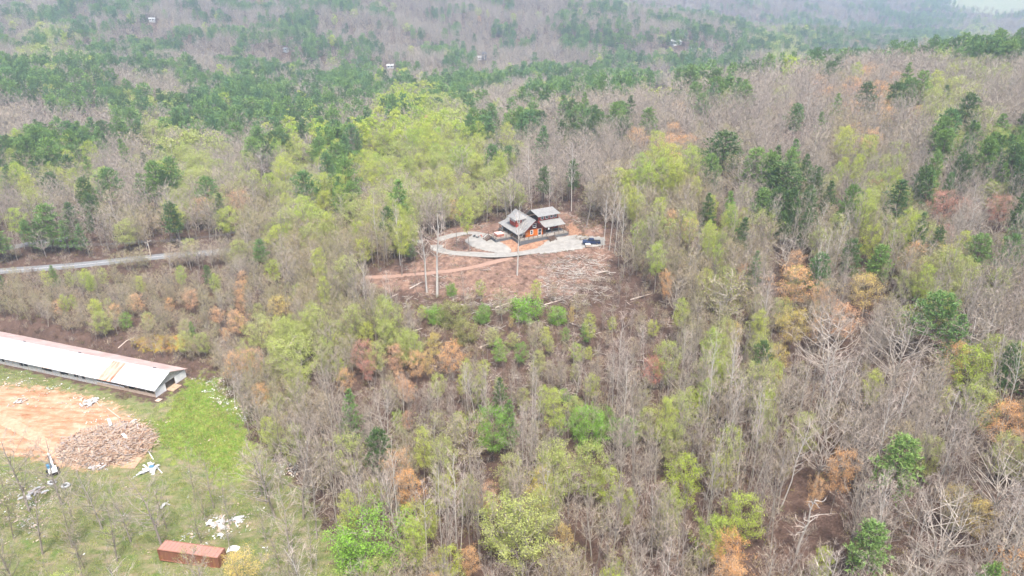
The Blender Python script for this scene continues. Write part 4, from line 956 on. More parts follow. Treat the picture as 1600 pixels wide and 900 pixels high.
# sticks and brush on the cleared slope
def stickmesh(seed, nst, L, w, mt):
    g = TG(seed); r = g.r
    for q in range(nst):
        a = r.uniform(0, 6.28); el = r.normal(0, .16); d = np.array([math.cos(a) * math.cos(el), math.sin(a) * math.cos(el), math.sin(el)]); l = L * r.uniform(.4, 1.1); p = np.append(r.normal(0, .9, 2), r.uniform(.03, .25)) - d * l / 2
        g.tube(1, np.array([p, p + d * l * .5 + r.normal(0, .05, 3), p + d * l]), [w, w * .8, w * .3], 3)
        P = p + d * l * r.uniform(.3, 1, (4, 1)); g.blades(1, P, unit(d + r.normal(0, .7, (4, 3))), l * r.uniform(.1, .3, 4), np.full(4, w * .9))
    return joint_mesh(g, 'fallen_sticks', (mt, mt, mt))
SM = [stickmesh(201, 4, 3.2, .07, 'bark_pale'), stickmesh(202, 5, 2.2, .055, 'twig_pale'), stickmesh(203, 4, 3.2, .055, 'bark'), stickmesh(204, 6, 1.6, .035, 'twig_brown')]
BRUSH = gp([(860, 410), (900, 395), (945, 400), (960, 430), (945, 470), (900, 478), (850, 470), (845, 440)])
SLOPE = gp([(600, 450), (700, 440), (800, 470), (900, 470), (1010, 420), (1095, 480), (1120, 590), (1060, 640), (900, 620), (740, 610), (640, 570)])
xs, ys = [], []
for poly, n_ in ((BRUSH, 430), (CLEAR, 190), (SLOPE, 420), (gp([(700, 462), (830, 462), (830, 480), (700, 480)]), 70)):
    a, b = ramp_pts(n_, poly)
    if poly is CLEAR:
        q = np.ones(len(a), bool)
        for nm, hw_, P, z, mt, _ in ROADS[1:5]: q &= np.sqrt(((a[:, None] - P[None, :, 0]) ** 2 + (b[:, None] - P[None, :, 1]) ** 2).min(1)) > hw_ + 1
        for pl in (PARK, PATIO, OPAD): q &= ~inside(pl, a, b)
        q &= np.hypot(a - PAD_C[0], b - PAD_C[1]) > 15; a, b = a[q], b[q]
    xs.append(a); ys.append(b)
xs = np.concatenate(xs); ys = np.concatenate(ys); zs = H(xs, ys); m = len(xs); s_ = rng.uniform(.6, 1.3, m)
gn_scatter('fallen_branches', np.column_stack([xs, ys, zs]), np.column_stack([np.zeros(m), np.zeros(m), rng.uniform(0, 6.28, m)]), np.column_stack([s_, s_, s_]), rng.integers(0, 4, m), SM, 'pale broken branches and sticks strewn over the cleared slopes')
# low scrub tufts in clearing and weeds in the field
TM = [twigbush(111, .8, 1.4, 16, 4, .03), twigbush(112, .6, 1.6, 18, 4, .03, 'twig'), twigbush(113, .7, 1.3, 14, 4, .03, 'twig_brown', .1, 'leaf_olive')]
a, b = ramp_pts(900, CLEAR); q = np.hypot(a - PAD_C[0], b - PAD_C[1]) > 16
for nm, hw_, P, z, mt, _ in ROADS[2:5]: q &= np.sqrt(((a[:, None] - P[None, :, 0]) ** 2 + (b[:, None] - P[None, :, 1]) ** 2).min(1)) > hw_ + .8
for pl in (PARK, PATIO, OPAD): q &= ~inside(pl, a, b)
a, b = a[q], b[q]; a2, b2 = ramp_pts(500, OBANK + gp([(960, 340), (900, 330)])); a = np.concatenate([a, a2]); b = np.concatenate([b, b2]); m = len(a); s_ = rng.uniform(.4, 1.2, m)
gn_scatter('clearing_scrub', np.column_stack([a, b, H(a, b) - .03]), np.column_stack([np.zeros(m), np.zeros(m), rng.uniform(0, 6.28, m)]), np.column_stack([s_, s_, s_]), rng.integers(0, 3, m), TM, 'low brown scrub sprouting over the cleared hilltop')
def grasstuft(seed, h, nb, w, mt):
    g = TG(seed); r = g.r; P = np.column_stack([r.normal(0, .45, (nb, 2)), np.zeros(nb)]); g.blades(2, P, unit(np.column_stack([r.normal(0, .4, (nb, 2)), np.ones(nb)])), h * r.uniform(.5, 1.2, nb), np.full(nb, w)); return joint_mesh(g, 'grass', (mt, mt, mt))
GM = [grasstuft(121, .35, 22, .10, 'leaf_olive'), grasstuft(122, .3, 22, .10, 'leaf_green'), grasstuft(123, .3, 20, .09, 'leaf_olive'), grasstuft(124, .45, 20, .08, 'leaf_pale')]
a, b = ramp_pts(1500, GREEN); a2, b2 = ramp_pts(5200, FIELD); q = ~inside(DIRT, a2, b2) ; a2, b2 = a2[q], b2[q]
gi_ = np.concatenate([rng.integers(0, 2, len(a)), rng.integers(2, 4, len(a2))]); a = np.concatenate([a, a2]); b = np.concatenate([b, b2]); U, V, _ = project(a, b, 0 * a); q = (U > -20) & (V < 930); a, b, gi_ = a[q], b[q], gi_[q]; m = len(a); s_ = rng.uniform(.6, 1.5, m)
gn_scatter('grass', np.column_stack([a, b, H(a, b) - .03]), np.column_stack([np.zeros(m), np.zeros(m), rng.uniform(0, 6.28, m)]), np.column_stack([s_, s_, s_]), gi_, GM, 'uneven tufts of green grass over the field')
# litter: white scraps
def scrap(seed, w_, mt):
    r = np.random.default_rng(seed); mb = MB()
    for q in range(4):
        p = r.normal(0, .7, 2); M_ = Matrix.Translation((p[0], p[1], .10)) @ Matrix.Rotation(r.uniform(0, 6), 4, 'Z') @ Matrix.Rotation(r.normal(0, .25), 4, 'X'); a_ = w_ * r.uniform(.3, 1); mb.box(-a_, a_, -a_ * .5, a_ * .6, -.02, .03, M_)
    return mb.mesh('litter', mt)
LM_ = [scrap(1, .28, 'sheet_white'), scrap(2, .2, 'white_trim'), scrap(3, .4, 'plank_pale'), scrap(4, .16, 'sheet_white')]
LX, LY = [], []
for poly, n_ in ((gp([(300, 592), (345, 592), (385, 640), (392, 668), (350, 640)]), 150), (gp([(325, 590), (345, 592), (388, 650), (384, 660)]), 70), (gp([(425, 720), (465, 725), (470, 745), (430, 742)]), 45), (gp([(330, 805), (390, 800), (395, 830), (330, 850), (270, 850)]), 55), (gp([(0, 740), (100, 760), (60, 850), (0, 850)]), 70), (gp([(0, 575), (110, 605), (200, 640), (110, 640), (0, 600)]), 60), (FIELD, 90), (gp([(130, 620), (230, 655), (235, 720), (130, 745)]), 60)):
    a, b = ramp_pts(n_, poly); LX.append(a); LY.append(b)
a = np.concatenate(LX); b = np.concatenate(LY); m = len(a); s_ = rng.uniform(.5, 1.3, m)
gn_scatter('litter', np.column_stack([a, b, H(a, b)]), np.column_stack([np.zeros(m), np.zeros(m), rng.uniform(0, 6.28, m)]), np.column_stack([s_, s_, s_]), rng.integers(0, 4, m), LM_, 'white scraps of litter scattered over the grass')

# ------------------------------------------------------------ fallen logs, each its own
LOGS = [(905, 541, 965, 562, 'long pale log pointing into the dark gully'), (1005, 560, 1090, 640, 'longest thin fallen trunk lying down the gully'), (775, 482, 802, 474, 'pale log at the lower lip of the cleared slope'), (700, 482, 740, 476, 'grey log left along the lower lip of the slope'),
 (605, 470, 622, 460, 'short log at the left foot of the clearing'), (640, 452, 660, 442, 'bleached log beside the two tall pale trunks'), (728, 468, 733, 452, 'short upright-leaning grey log under the track'), (850, 478, 880, 470, 'log lying under the brush pile'),
 (985, 470, 1015, 462, 'straight log on the brown slope right of the clearing'), (1060, 548, 1088, 560, 'pale log near the slope\'s olive tree'), (750, 545, 775, 535, 'dark log crossing the hollow'), (645, 520, 660, 515, 'small log left of the bright yellow tree'),
 (255, 545, 258, 530, 'short pale log leaning on the moss bank'), (185, 545, 212, 528, 'dark fallen trunk behind the barn beside the moss bank'), (930, 430, 950, 425, 'grey log on the upper side of the brush pile'), (880, 442, 912, 452, 'silvery log lying in the brush pile')]
for i, (u1, v1, u2, v2, lb) in enumerate(LOGS):
    p, q = ground(u1, v1), ground(u2, v2); r0 = .10 + .05 * (i % 3); a_ = Vector((*p, H1(*p) + r0)); b_ = Vector((*q, H1(*q) + r0 * 1.6)); md = (a_ + b_) / 2; md.z = max(md.z, H1(md.x, md.y) + r0); dv = b_ - a_
    t = empty('fallen_log', a_, 0, lb, 'log', 'fallen logs on the slopes'); mb = MB(); mb.tube([(0, 0, 0), md - a_, dv], [r0 * 1.2, r0, r0 * .5], 6); mb.build('trunk', 'twig_pale' if i % 3 else 'bark', t)
    for s in (.45, .7):
        p0 = dv * s; d_ = Vector((rng.normal(), rng.normal(), .9)).normalized(); m2 = MB(); m2.tube([p0, p0 + d_ * (.6 + r0 * 5)], [r0 * .4, r0 * .15], 4); m2.build('branch_stub', 'twig_pale' if i % 3 else 'bark', t)

# ------------------------------------------------------------ the cabin
cab = empty('cabin', (HOUSE_O[0], HOUSE_O[1], 20.0), HA, 'maroon and orange cabin with grey roofs, cupola and wraparound deck', 'house')
def pb(name, boxes, mt, parent=cab):
    mb = MB()
    for b_ in boxes: mb.box(*b_)
    return mb.build(name, mt, parent)
YF, YB, ZF, ZE, ZR = -1.5, 11.5, 1.2, 3.85, 6.95
def window(x, y, z, w_, h_, face='f', parent=cab, glass='glass_dark', name='window'):
    """window on a front-facing (f) or left-facing (l) or right-facing (r) wall; x, y, z its middle"""
    rz = {'f': 0, 'l': -math.pi / 2, 'r': math.pi / 2}[face]; M_ = Matrix.Translation((x, y, z)) @ Matrix.Rotation(rz, 4, 'Z'); t_ = .13; mb = MB()
    for b_ in ((-w_ / 2 - t_, w_ / 2 + t_, -.09, .02, h_ / 2, h_ / 2 + t_), (-w_ / 2 - t_, w_ / 2 + t_, -.11, .02, -h_ / 2 - t_, -h_ / 2), (-w_ / 2 - t_, -w_ / 2, -.09, .02, -h_ / 2, h_ / 2), (w_ / 2, w_ / 2 + t_, -.09, .02, -h_ / 2, h_ / 2), (-w_ / 2, w_ / 2, -.06, .0, -.04, .04)): mb.box(*b_, M_)
    o = mb.build(name, 'white_trim', parent); g = MB()
    if parent is not cab: pass
    g.box(-w_ / 2, w_ / 2, -.035, -.015, -h_ / 2, h_ / 2, M_); g.build('pane', glass, o if parent is cab else parent); return o
# enclosed walls
fw = MB(); fw.box(0, 7.2, YF, YF + .18, ZF, ZE); fw.build('front_wall', 'orange_siding', cab)
gb = MB(); gb.prism([(-.3, ZE), (7.5, ZE), (3.6, ZR - .12)], YF - .03, YF + .15); gb.build('gable_wall', 'maroon', cab)
pb('side_wall', [(-.02, .16, YF + .18, YB, ZF, ZE)], 'maroon'); pb('rear_wall', [(0, 15.4, YB - .18, YB, ZF, ZE)], 'maroon'); pb('foundation', [(0.1, 15.3, YF + .1, YB, -.8, ZF)], 'grey_deck')
pb('trim_board', [(-.05, 7.25, YF - .07, YF - .031, ZE - .1, ZE + .12)], 'maroon')
for xx in (-.02, 7.04): pb('corner_board', [(xx, xx + .2, YF - .05, YF - .002, ZF, ZE - .1)], 'maroon')
window(2.55, YF, 2.75, .8, 1.25); window(5.7, YF, 2.35, 1.15, 2.1, name='glass_door'); window(3.6, YF - .03, 5.0, 1.1, 1.25)
for yy in (.8, 3.2, 5.8): window(-.02, yy, 2.5, 1.5, 1.9, 'l', glass='pane_blue' if yy < 4 else 'glass_dark', name='glass_door')
# main roof: two slopes, left one breaks outward over the porch
def roof(corners, th=.16, name='roof', mt='grey_roof'): mb = MB(); mb.slab(corners, th); return mb.build(name, mt, cab)
y0, y1 = YF - .9, YB + .9; sl_ = (ZR - ZE) / 3.6
roof([(-.4, y0, ZE - .4 * sl_ + .2), (3.6, y0, ZR + .1), (3.6, y1, ZR + .1), (-.4, y1, ZE - .4 * sl_ + .2)])
roof([(3.6, y0, ZR + .1), (7.7, y0, ZE - .45 * sl_ + .2), (7.7, y1, ZE - .45 * sl_ + .2), (3.6, y1, ZR + .1)])
roof([(-3.3, y0 - .1, 2.95), (-.36, y0, ZE - .36 * sl_ + .19), (-.36, y1, ZE - .36 * sl_ + .19), (-3.3, y1, 2.95)], name='porch_roof')
mb = MB(); mb.box(3.48, 3.72, y0, y1, ZR + .06, ZR + .16); mb.build('ridge_cap', 'grey_roof', cab)
mb = MB()
for xa, za, xb, zb in ((-.4, ZE - .4 * sl_ + .12, 3.6, ZR + .02), (3.6, ZR + .02, 7.7, ZE - .45 * sl_ + .12)): mb.slab([(xa, y0 - .06, za + .08), (xb, y0 - .06, zb + .08), (xb, y0 + .02, zb + .08), (xa, y0 + .02, za + .08)], .3)
mb.build('bargeboard', 'maroon', cab)
for yy in (YF - .3, 1.8, 5.1, 8.4, 11.4): pb('porch_post', [(-3.0, -2.8, yy, yy + .2, ZF, 3.0 + .02)], 'rail_brown')
pb('stone_pier', [(-2.9, -2.1, 9.2, 10.2, ZF, 3.1)], 'stone_grey')
# cupola
cx, cy, hx_, hy_ = .9, 5.4, 1.9, 2.3
cup = MB(); cup.box(cx - hx_, cx + hx_, cy - hy_, cy + hy_, 3.6, 6.7); cup = cup.build('cupola', 'red_siding', cab)
mb = MB(); e = .75; a4 = [(cx - hx_ - e, cy - hy_ - e, 6.45), (cx + hx_ + e, cy - hy_ - e, 6.45), (cx + hx_ + e, cy + hy_ + e, 6.45), (cx - hx_ - e, cy + hy_ + e, 6.45)]; ap = (cx, cy + .4, 8.4)
mb.add(a4 + [ap] + [(p[0], p[1], p[2] - .16) for p in a4], [(0, 1, 4), (1, 2, 4), (2, 3, 4), (3, 0, 4), (0, 5, 6, 1), (1, 6, 7, 2), (2, 7, 8, 3), (3, 8, 5, 0), (8, 7, 6, 5)]); mb.build('cupola_roof', 'grey_roof', cup)
for dx in (-.85, .85): window(cx + dx, cy - hy_, 5.75, .7, .7, 'f', cup)
for dy in (-1.2, 0, 1.2): window(cx - hx_, cy + dy, 5.75, .7, .7, 'l', cup)
# right wing
pb('wing_wall', [(7.2, 15.4, 2.2, 2.38, ZF, 4.6), (15.22, 15.4, 2.38, YB - .18, ZF, 5.2)], 'red_siding')
pb('wing_upper_wall', [(7.4, 15.3, 2.6, 2.78, 4.4, 6.55)], 'red_siding')
for xx in (9.1, 10.9, 12.7, 14.3): window(xx, 2.6, 5.75, .95, .95)
window(8.3, 2.2, 2.3, 1.0, 2.1, name='glass_door'); window(10.4, 2.2, 2.6, .9, 1.2); window(12.4, 2.2, 2.6, .9, 1.2); window(14.2, 2.2, 2.6, .7, 1.2)
roof([(6.9, 1.5, 6.6), (15.9, 1.5, 6.6), (15.9, 7.2, 7.55), (6.9, 7.2, 7.55)], name='dormer_roof'); roof([(6.9, 7.2, 7.55), (15.9, 7.2, 7.55), (15.9, YB + .8, 4.0), (6.9, YB + .8, 4.0)])
roof([(7.75, -1.4, 3.5), (16.2, -1.4, 3.5), (16.2, 3.0, 4.9), (7.75, 3.0, 4.9)], name='porch_roof')
pb('wing_side_wall', [(15.2, 15.38, 2.79, 7.2, 5.2, 6.6)], 'red_siding')
for xx in (8.0, 10.7, 13.3, 15.8): pb('porch_post', [(xx, xx + .2, -1.2, -1.0, ZF, 3.5)], 'rail_brown')
pb('porch_lantern', [(9.3, 9.75, -1.25, -.95, 2.5, 3.2)], 'white_trim')
# decks
pb('deck_floor', [(-3.3, 16.2, -3.6, YF - .001, 1.0, 1.15)], 'deck_floor'); pb('deck_floor', [(-3.3, -.03, YF, YB + .5, 1.0, 1.15)], 'deck_floor'); pb('deck_floor', [(7.21, 16.2, YF, 2.19, 1.0, 1.149)], 'deck_floor')
pb('tub_deck_floor', [(-9.3, -3.31, 2.2, 8.0, .85, 1.0)], 'deck_floor')
pb('deck_skirt', [(-3.28, 16.1, -3.55, -3.45, -1.2, .98)], 'grey_deck'); pb('deck_skirt', [(-3.28, -3.18, -3.44, YB + .4, -1.4, .98)], 'grey_deck'); pb('deck_skirt', [(16.0, 16.1, -3.44, 2.1, -1.2, .98)], 'grey_deck')
pb('tub_deck_skirt', [(-9.25, -3.35, 2.25, 2.35, -2.2, .84)], 'grey_deck'); pb('tub_deck_skirt', [(-9.25, -9.15, 2.36, 7.9, -2.2, .84)], 'grey_deck')
def railing(p, q, z, n_):
    p, q = Vector((*p, z)), Vector((*q, z))
    for i in range(n_ + 1):
        c = p.lerp(q, i / n_); pb('rail_post', [(c.x - .07, c.x + .07, c.y - .07, c.y + .07, z - .1, z + 1.05)], 'rail_brown')
    for hh in (1.0, .55, .2):
        mb = MB(); mb.tube([p + Vector((0, 0, hh)), q + Vector((0, 0, hh))], .055 if hh == 1.0 else .03, 4); mb.build('handrail' if hh == 1.0 else 'rail_bar', 'rail_brown', cab)
railing((-3.2, -3.5), (7.4, -3.5), 1.15, 6); railing((10.4, -3.5), (16.1, -3.5), 1.15, 3); railing((16.1, -3.5), (16.1, 2.1), 1.15, 3); railing((-3.2, -3.5), (-3.2, 2.0), 1.15, 3)
railing((-9.2, 2.3), (-3.3, 2.3), 1.0, 3); railing((-9.2, 2.3), (-9.2, 5.2), 1.0, 2); railing((-9.2, 8), (-3.3, 8), 1.0, 3)
for (x_, y_, dx, dy, w_, zt) in ((7.6, -3.6, 0, -1, 2.6, 1.1), (-9.3, 5.4, -1, 0, 2.4, .9)):
    for i in range(6):
        z_ = zt - (i + 1) * .2
        if dy: pb('step', [(x_, x_ + w_, y_ - .3 * (i + 1), y_ - .3 * i - .01, z_ - .08, z_)], 'rail_brown')
        else: pb('step', [(x_ - .3 * (i + 1), x_ - .3 * i - .01, y_, y_ + w_, z_ - .08, z_)], 'rail_brown')
    for s in (0, w_):
        a_ = Vector((x_ + (s if dy else 0), y_ + (s if dx else 0), zt + 1.0)); b_ = a_ + Vector((dx * 2.0, dy * 2.0, -1.25)); mb = MB(); mb.tube([a_, b_], .07, 4); mb.tube([a_ - Vector((0, 0, .95)), b_ - Vector((0, 0, .95))], .09, 4); mb.build('stair_rail', 'rail_brown', cab)
        mb = MB(); mb.box(b_.x - .06, b_.x + .06, b_.y - .06, b_.y + .06, b_.z - 1.2, b_.z); mb.build('rail_post', 'rail_brown', cab)
def loc(a_, b_, z_): p = HOUSE_O + AX * a_ + BX * b_; return (p[0], p[1], 20 + z_)
tub = empty('hot_tub', loc(-6.6, 5.0, 1.0), HA, 'square reddish hot tub with a pale pink cover on the deck', 'hot tub')
mb = MB(); mb.box(-1.3, 1.3, -1.3, 1.3, 0, .85); mb.build('shell', 'tub_red', tub); mb = MB(); mb.box(-1.38, 1.38, -1.38, 0, .86, 1.02); mb.box(-1.38, 1.38, .02, 1.38, .86, 1.02); mb.build('cover', 'tub_lid', tub); mb = MB(); mb.box(-1.36, 1.36, -1.36, 1.36, .4, .46); mb.build('trim_band', 'tub_lid', tub)
for i, (u_, v_, lb) in enumerate(((741, 371.5, 'grey patio chair farthest from the hot tub'), (745.5, 373, 'dark patio chair nearer the fire pit'))):
    x, y = ground(u_, v_); ch = empty('patio_chair', (x, y, H1(x, y) + .15), R(200 + 70 * i), lb, 'chair', 'chairs round the fire pit')
    mb = MB(); mb.box(-.35, .35, -.35, .35, .32, .40); mb.build('seat', 'grey_deck', ch); mb = MB(); mb.box(-.35, .35, .34, .42, .40, 1.1, Matrix.Rotation(-.25, 4, 'X')); mb.build('backrest', 'grey_deck', ch)
    for sx in (-.33, .33):
        for sy in (-.3, .3): mb = MB(); mb.box(sx - .04, sx + .04, sy - .04, sy + .04, 0, .55); mb.build('leg', 'grey_deck', ch)
        mb = MB(); mb.box(sx - .07, sx + .07, -.38, .36, .551, .60); mb.build('armrest', 'grey_deck', ch)
x, y = ground(751, 370.5); fp = empty('fire_pit', (x, y, H1(x, y) + .14), 0, 'low round stone fire pit on the gravel patio', 'fire pit')
for i in range(10):
    a_ = i * .6283; mb = MB(); mb.box(-.24, .24, -.12, .12, 0, .4, Matrix.Rotation(a_, 4, 'Z') @ Matrix.Translation((0, .72, 0))); mb.build('stone', 'stone_grey' if i % 3 else 'tub_red', fp)
mb = MB(); mb.tube([(0, 0, .02), (0, 0, .16)], .6, 12); mb.build('ash_bed', 'dark_inside', fp)

# ------------------------------------------------------------ pickup and box
x, y = ground(924, 382); tk = empty('pickup_truck', (x, y, H1(x, y) + .2), R(-3), 'dark blue pickup truck parked at the gravel\'s far end', 'pickup truck')
mb = MB(); prof = [(-2.95, .45), (-2.95, .95), (-2.75, 1.12), (-1.45, 1.2), (-.9, 1.22), (1.0, 1.22), (2.9, 1.18), (2.98, .5), (2.2, .42), (-2.3, .42)]
M90 = Matrix.Identity(4); mb.prism(prof, -.95, .95); body = mb.build('body', 'truck_blue', tk)
mb = MB(); mb.prism([(-1.35, 1.22), (-.75, 1.85), (.75, 1.88), (1.05, 1.22)], -.82, .82); mb.build('cabin_top', 'truck_blue', tk)
mb = MB(); mb.slab([(-1.36, -.72, 1.27), (-1.36, .72, 1.27), (-.80, .72, 1.83), (-.80, -.72, 1.83)], .03); mb.build('windscreen', 'glass_dark', tk)
for sy in (-1, 1):
    for x0, x1 in ((-.85, -.05), (.05, .8)): mb = MB(); mb.box(x0, x1, sy * .83 - .01, sy * .83 + .01, 1.32, 1.74); mb.build('side_window', 'glass_dark', tk)
    mb = MB(); mb.box(-.9, -.7, sy * 1.0 - .08, sy * 1.0 + .08, 1.25, 1.42); mb.build('wing_mirror', 'truck_blue', tk)
    mb = MB(); mb.box(-2.97, -2.90, sy * .7 - .2, sy * .7 + .2, .75, .95); mb.build('headlight', 'white_trim', tk)
    for xx in (-1.85, 1.9):
        mb = MB(); mb.tube([(xx, sy * .72, .4), (xx, sy * .98, .4)], .4, 14); wh = mb.build('wheel', 'rubber', tk); mb = MB(); mb.tube([(xx, sy * .98, .4), (xx, sy * 1.0, .4)], .22, 10); mb.build('rim', 'chrome', wh)
mb = MB(); mb.box(1.15, 2.85, -.78, .78, 1.19, 1.235); mb.build('bed_cover', 'rubber', tk)
mb = MB(); mb.box(-3.06, -2.94, -.9, .9, .45, .68); mb.build('front_bumper', 'chrome', tk); mb = MB(); mb.box(2.95, 3.08, -.9, .9, .45, .66); mb.build('rear_bumper', 'chrome', tk)
x, y = ground(918.5, 386.5); bx = empty('storage_box', (x, y, H1(x, y) + .12), R(8), 'small white-lidded box on the gravel before the pickup', 'box')
mb = MB(); mb.box(-.8, .8, -.55, .55, 0, .75); mb.build('body', 'plank_pale', bx); mb = MB(); mb.box(-.86, .86, -.6, .6, .751, .88); mb.build('lid', 'machine_white', bx)

# ------------------------------------------------------------ poultry barn
BA = R(161.5); bxy = BARN_A; LD = (math.cos(BA), math.sin(BA))
barn = empty('poultry_barn', (bxy[0], bxy[1], H1(*bxy) + .05), BA, 'very long low metal barn with white and rust-streaked roof', 'barn')
LB, WB, EV, RG = 88.0, 11.2, 2.45, 4.75      # local x runs away along the barn, local -y across to the far side
NB = 37; w1 = LB / NB
sh = {}
for i in range(NB):
    x0, x1 = i * w1 - (.5 if i == 0 else 0), (i + 1) * w1
    for side in (0, 1):
        ya, yb = (.55, -WB / 2) if side == 0 else (-WB / 2, -WB - .55); za, zb = (EV - .18, RG) if side == 0 else (RG, EV - .18)
        mb = MB(); off = .015 * ((i * 7 + side) % 3); nr = 6
        for q in range(nr):     # shallow ribs of the sheet metal
            xa = x0 + (x1 - x0) * q / nr; xb = x0 + (x1 - x0) * (q + 1) / nr - .015; o_ = off + .03 * (q % 2)
            mb.slab([(xa, ya, za + o_), (xb, ya, za + o_), (xb, yb, zb + o_), (xa, yb, zb + o_)], .04)
        if side: mt = 'roof_pink'
        else: mt = ('roof_white', 'roof_white2')[i % 2] if i in (0, 1, 3, 5) else 'roof_streaked' if i in (2, 4) else 'roof_rusty' if i in (6, 7) else 'roof_streaked' if i in (9, 10, 11) else ('roof_cream', 'roof_white', 'roof_cream', 'roof_white2', 'roof_white')[(i * 7) % 5]
        mb.build('roof_sheet', mt, barn)
mb = MB(); mb.box(-.5, LB, -WB / 2 - .16, -WB / 2 + .16, RG + .06, RG + .12); mb.build('ridge_cap', 'roof_white', barn)
for xx in (4.5, 31, 52): mb = MB(); mb.box(xx, xx + .9, -WB / 2 - .5, -WB / 2 - .2, RG + .02, RG + .22); mb.build('loose_ridge_flap', 'machine_dark', barn)
for xx in np.arange(0, LB, 3.0): mb = MB(); mb.box(xx, xx + .15, -.12, .03, -.8, EV - .2); mb.build('wall_post', 'plank_pale', barn)
mb = MB(); mb.box(.16, 20, -.08, -.02, -.8, .9); mb.build('low_wall', 'plank_pale', barn)
mb = MB(); mb.box(20.01, LB, -.08, -.01, -.8, EV - .25); mb.build('side_wall', 'sheet_white', barn)
mb = MB(); mb.box(10.5, 20, -.075, -.015, .901, 1.25); mb.build('curtain', 'white_metal', barn)
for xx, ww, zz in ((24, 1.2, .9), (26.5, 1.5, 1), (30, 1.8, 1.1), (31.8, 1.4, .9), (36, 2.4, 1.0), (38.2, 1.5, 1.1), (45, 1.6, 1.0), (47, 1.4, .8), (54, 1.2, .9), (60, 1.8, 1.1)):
    mb = MB(); mb.box(xx, xx + ww, -.02, .01, zz, zz + 1.0); mb.build('torn_hole_shade', 'dark_inside', barn)  # near-black plates on the wall, painting the shade inside torn holes
mb = MB(); mb.box(.1, LB, -WB + .02, -WB + .1, -.8, EV - .2); mb.build('far_side_wall', 'sheet_white', barn)
mb = MB(); mb.box(.1, LB, -WB + .1, -.1, -.5, -.02); mb.build('floor', 'straw', barn); mb = MB(); mb.box(9, 9.1, -WB + .2, -.2, -.02, EV); mb.build('indoor_shade_sheet', 'dark_inside', barn)  # black sheet across the barn, painting the dark of its interior
mb = MB(); mb.prism([(0, 0)] * 0 + [(0.0, EV - .3), (-WB / 2, RG - .12), (-WB, EV - .3)], -.0, .06, Matrix(((0, 1, 0, 0), (1, 0, 0, 0), (0, 0, 1, 0), (0, 0, 0, 1)))); mb.build('gable_panel', 'sheet_white', barn)
for y0_, y1_ in ((0, -1.9), (-1.92, -3.7), (-7.1, -9.1), (-9.12, -11.2)): mb = MB(); mb.box(-.06, -.01, y1_, y0_, -.6, EV - .1); mb.build('end_panel', 'white_metal', barn)
mb = MB(); mb.box(-.10, -.061, -WB, 0, EV - .2, EV - .08); mb.build('header_beam', 'stone_grey', barn)
mb = MB(); mb.box(-2.2, .3, -7.0, -3.8, -.05, .12, Matrix.Translation((0, 0, 0))); mb.build('straw_spill', 'straw', barn)
mb = MB(); mb.slab([(-2.6, .4, .25), (-1.2, .4, .25), (-1.0, 1.6, .1), (-2.4, 1.7, .1)], .05); o = mb.build('loose_board', 'plank_pale'); o.location = barn.location; o.rotation_euler = (0, 0, BA); tag(o, 'pale board lying at the barn\'s near corner', 'board')

# ------------------------------------------------------------ shipping container
x, y = ground(297, 884); cn = empty('shipping_container', (x, y, H1(x, y) + .1), R(-10), 'rusty red shipping container lying in the grass under bare trees', 'container')
LC, WC, HC = 12.6, 2.5, 2.7
for s in (0, WC):
    mb = MB(); nr = 36; prof = []
    for i in range(nr + 1):
        xx = -LC / 2 + .15 + (LC - .3) * i / nr; d_ = .05 if i % 2 else 0; prof.append((xx, d_))
    vs = []; sg = -1 if s == 0 else 1
    for xx, d_ in prof:
        for zz in (.15, HC - .12): vs.append((xx, s - sg * .06 + sg * d_, zz))
    mb.add(vs, [(2 * i, 2 * i + 2, 2 * i + 3, 2 * i + 1) for i in range(nr)]); mb.build('side_panel', 'container_side', cn)
    for zz in (0, HC - .12): mb = MB(); mb.box(-LC / 2, LC / 2, s - .08, s + .08, zz, zz + .14); mb.build('side_rail', 'container_side', cn)
mb = MB()
for i in range(30): xx = -LC / 2 + .1 + (LC - .2) * i / 30; mb.box(xx, xx + (LC - .2) / 30 - .02, .08, WC - .08, HC - .1, HC - .02 + .03 * (i % 2))
mb.build('roof_panel', 'container_top', cn)
for sx in (-LC / 2 + .02, LC / 2 - .18):
    for s in (-.09, WC - .09): mb = MB(); mb.box(sx, sx + .16, s, s + .18, -.02, HC + .03); mb.build('corner_post', 'container_side', cn)
for s in (.1, WC / 2 + .02): mb = MB(); mb.box(LC / 2 - .05, LC / 2 + .03, s, s + WC / 2 - .12, .1, HC - .08); dr = mb.build('door', 'container_side', cn); mb = MB(); mb.tube([(LC / 2 + .07, s + .5, .15), (LC / 2 + .07, s + .5, HC - .15)], .03, 5); mb.build('lock_rod', 'container_top', dr)
mb = MB(); mb.box(-LC / 2 - .02, -LC / 2 + .04, .1, WC - .1, .1, HC - .08); mb.build('end_wall', 'container_side', cn)
mb = MB(); mb.box(-LC / 2 + .1, LC / 2 - .1, .1, WC - .1, .02, .14); mb.build('floor', 'machine_dark', cn)
mb = MB(); mb.slab([(-LC / 2 - 1.3, 1.2, .2), (-LC / 2 - .2, .6, 1.5), (-LC / 2 - .2, 2.2, 1.5), (-LC / 2 - 1.4, 2.6, .1)], .04); o = mb.build('leaning_sheet', 'sheet_white'); o.location = cn.location; o.rotation_euler = (0, 0, R(-10)); tag(o, 'bent white sheet leaning on the container\'s far end', 'metal sheet')

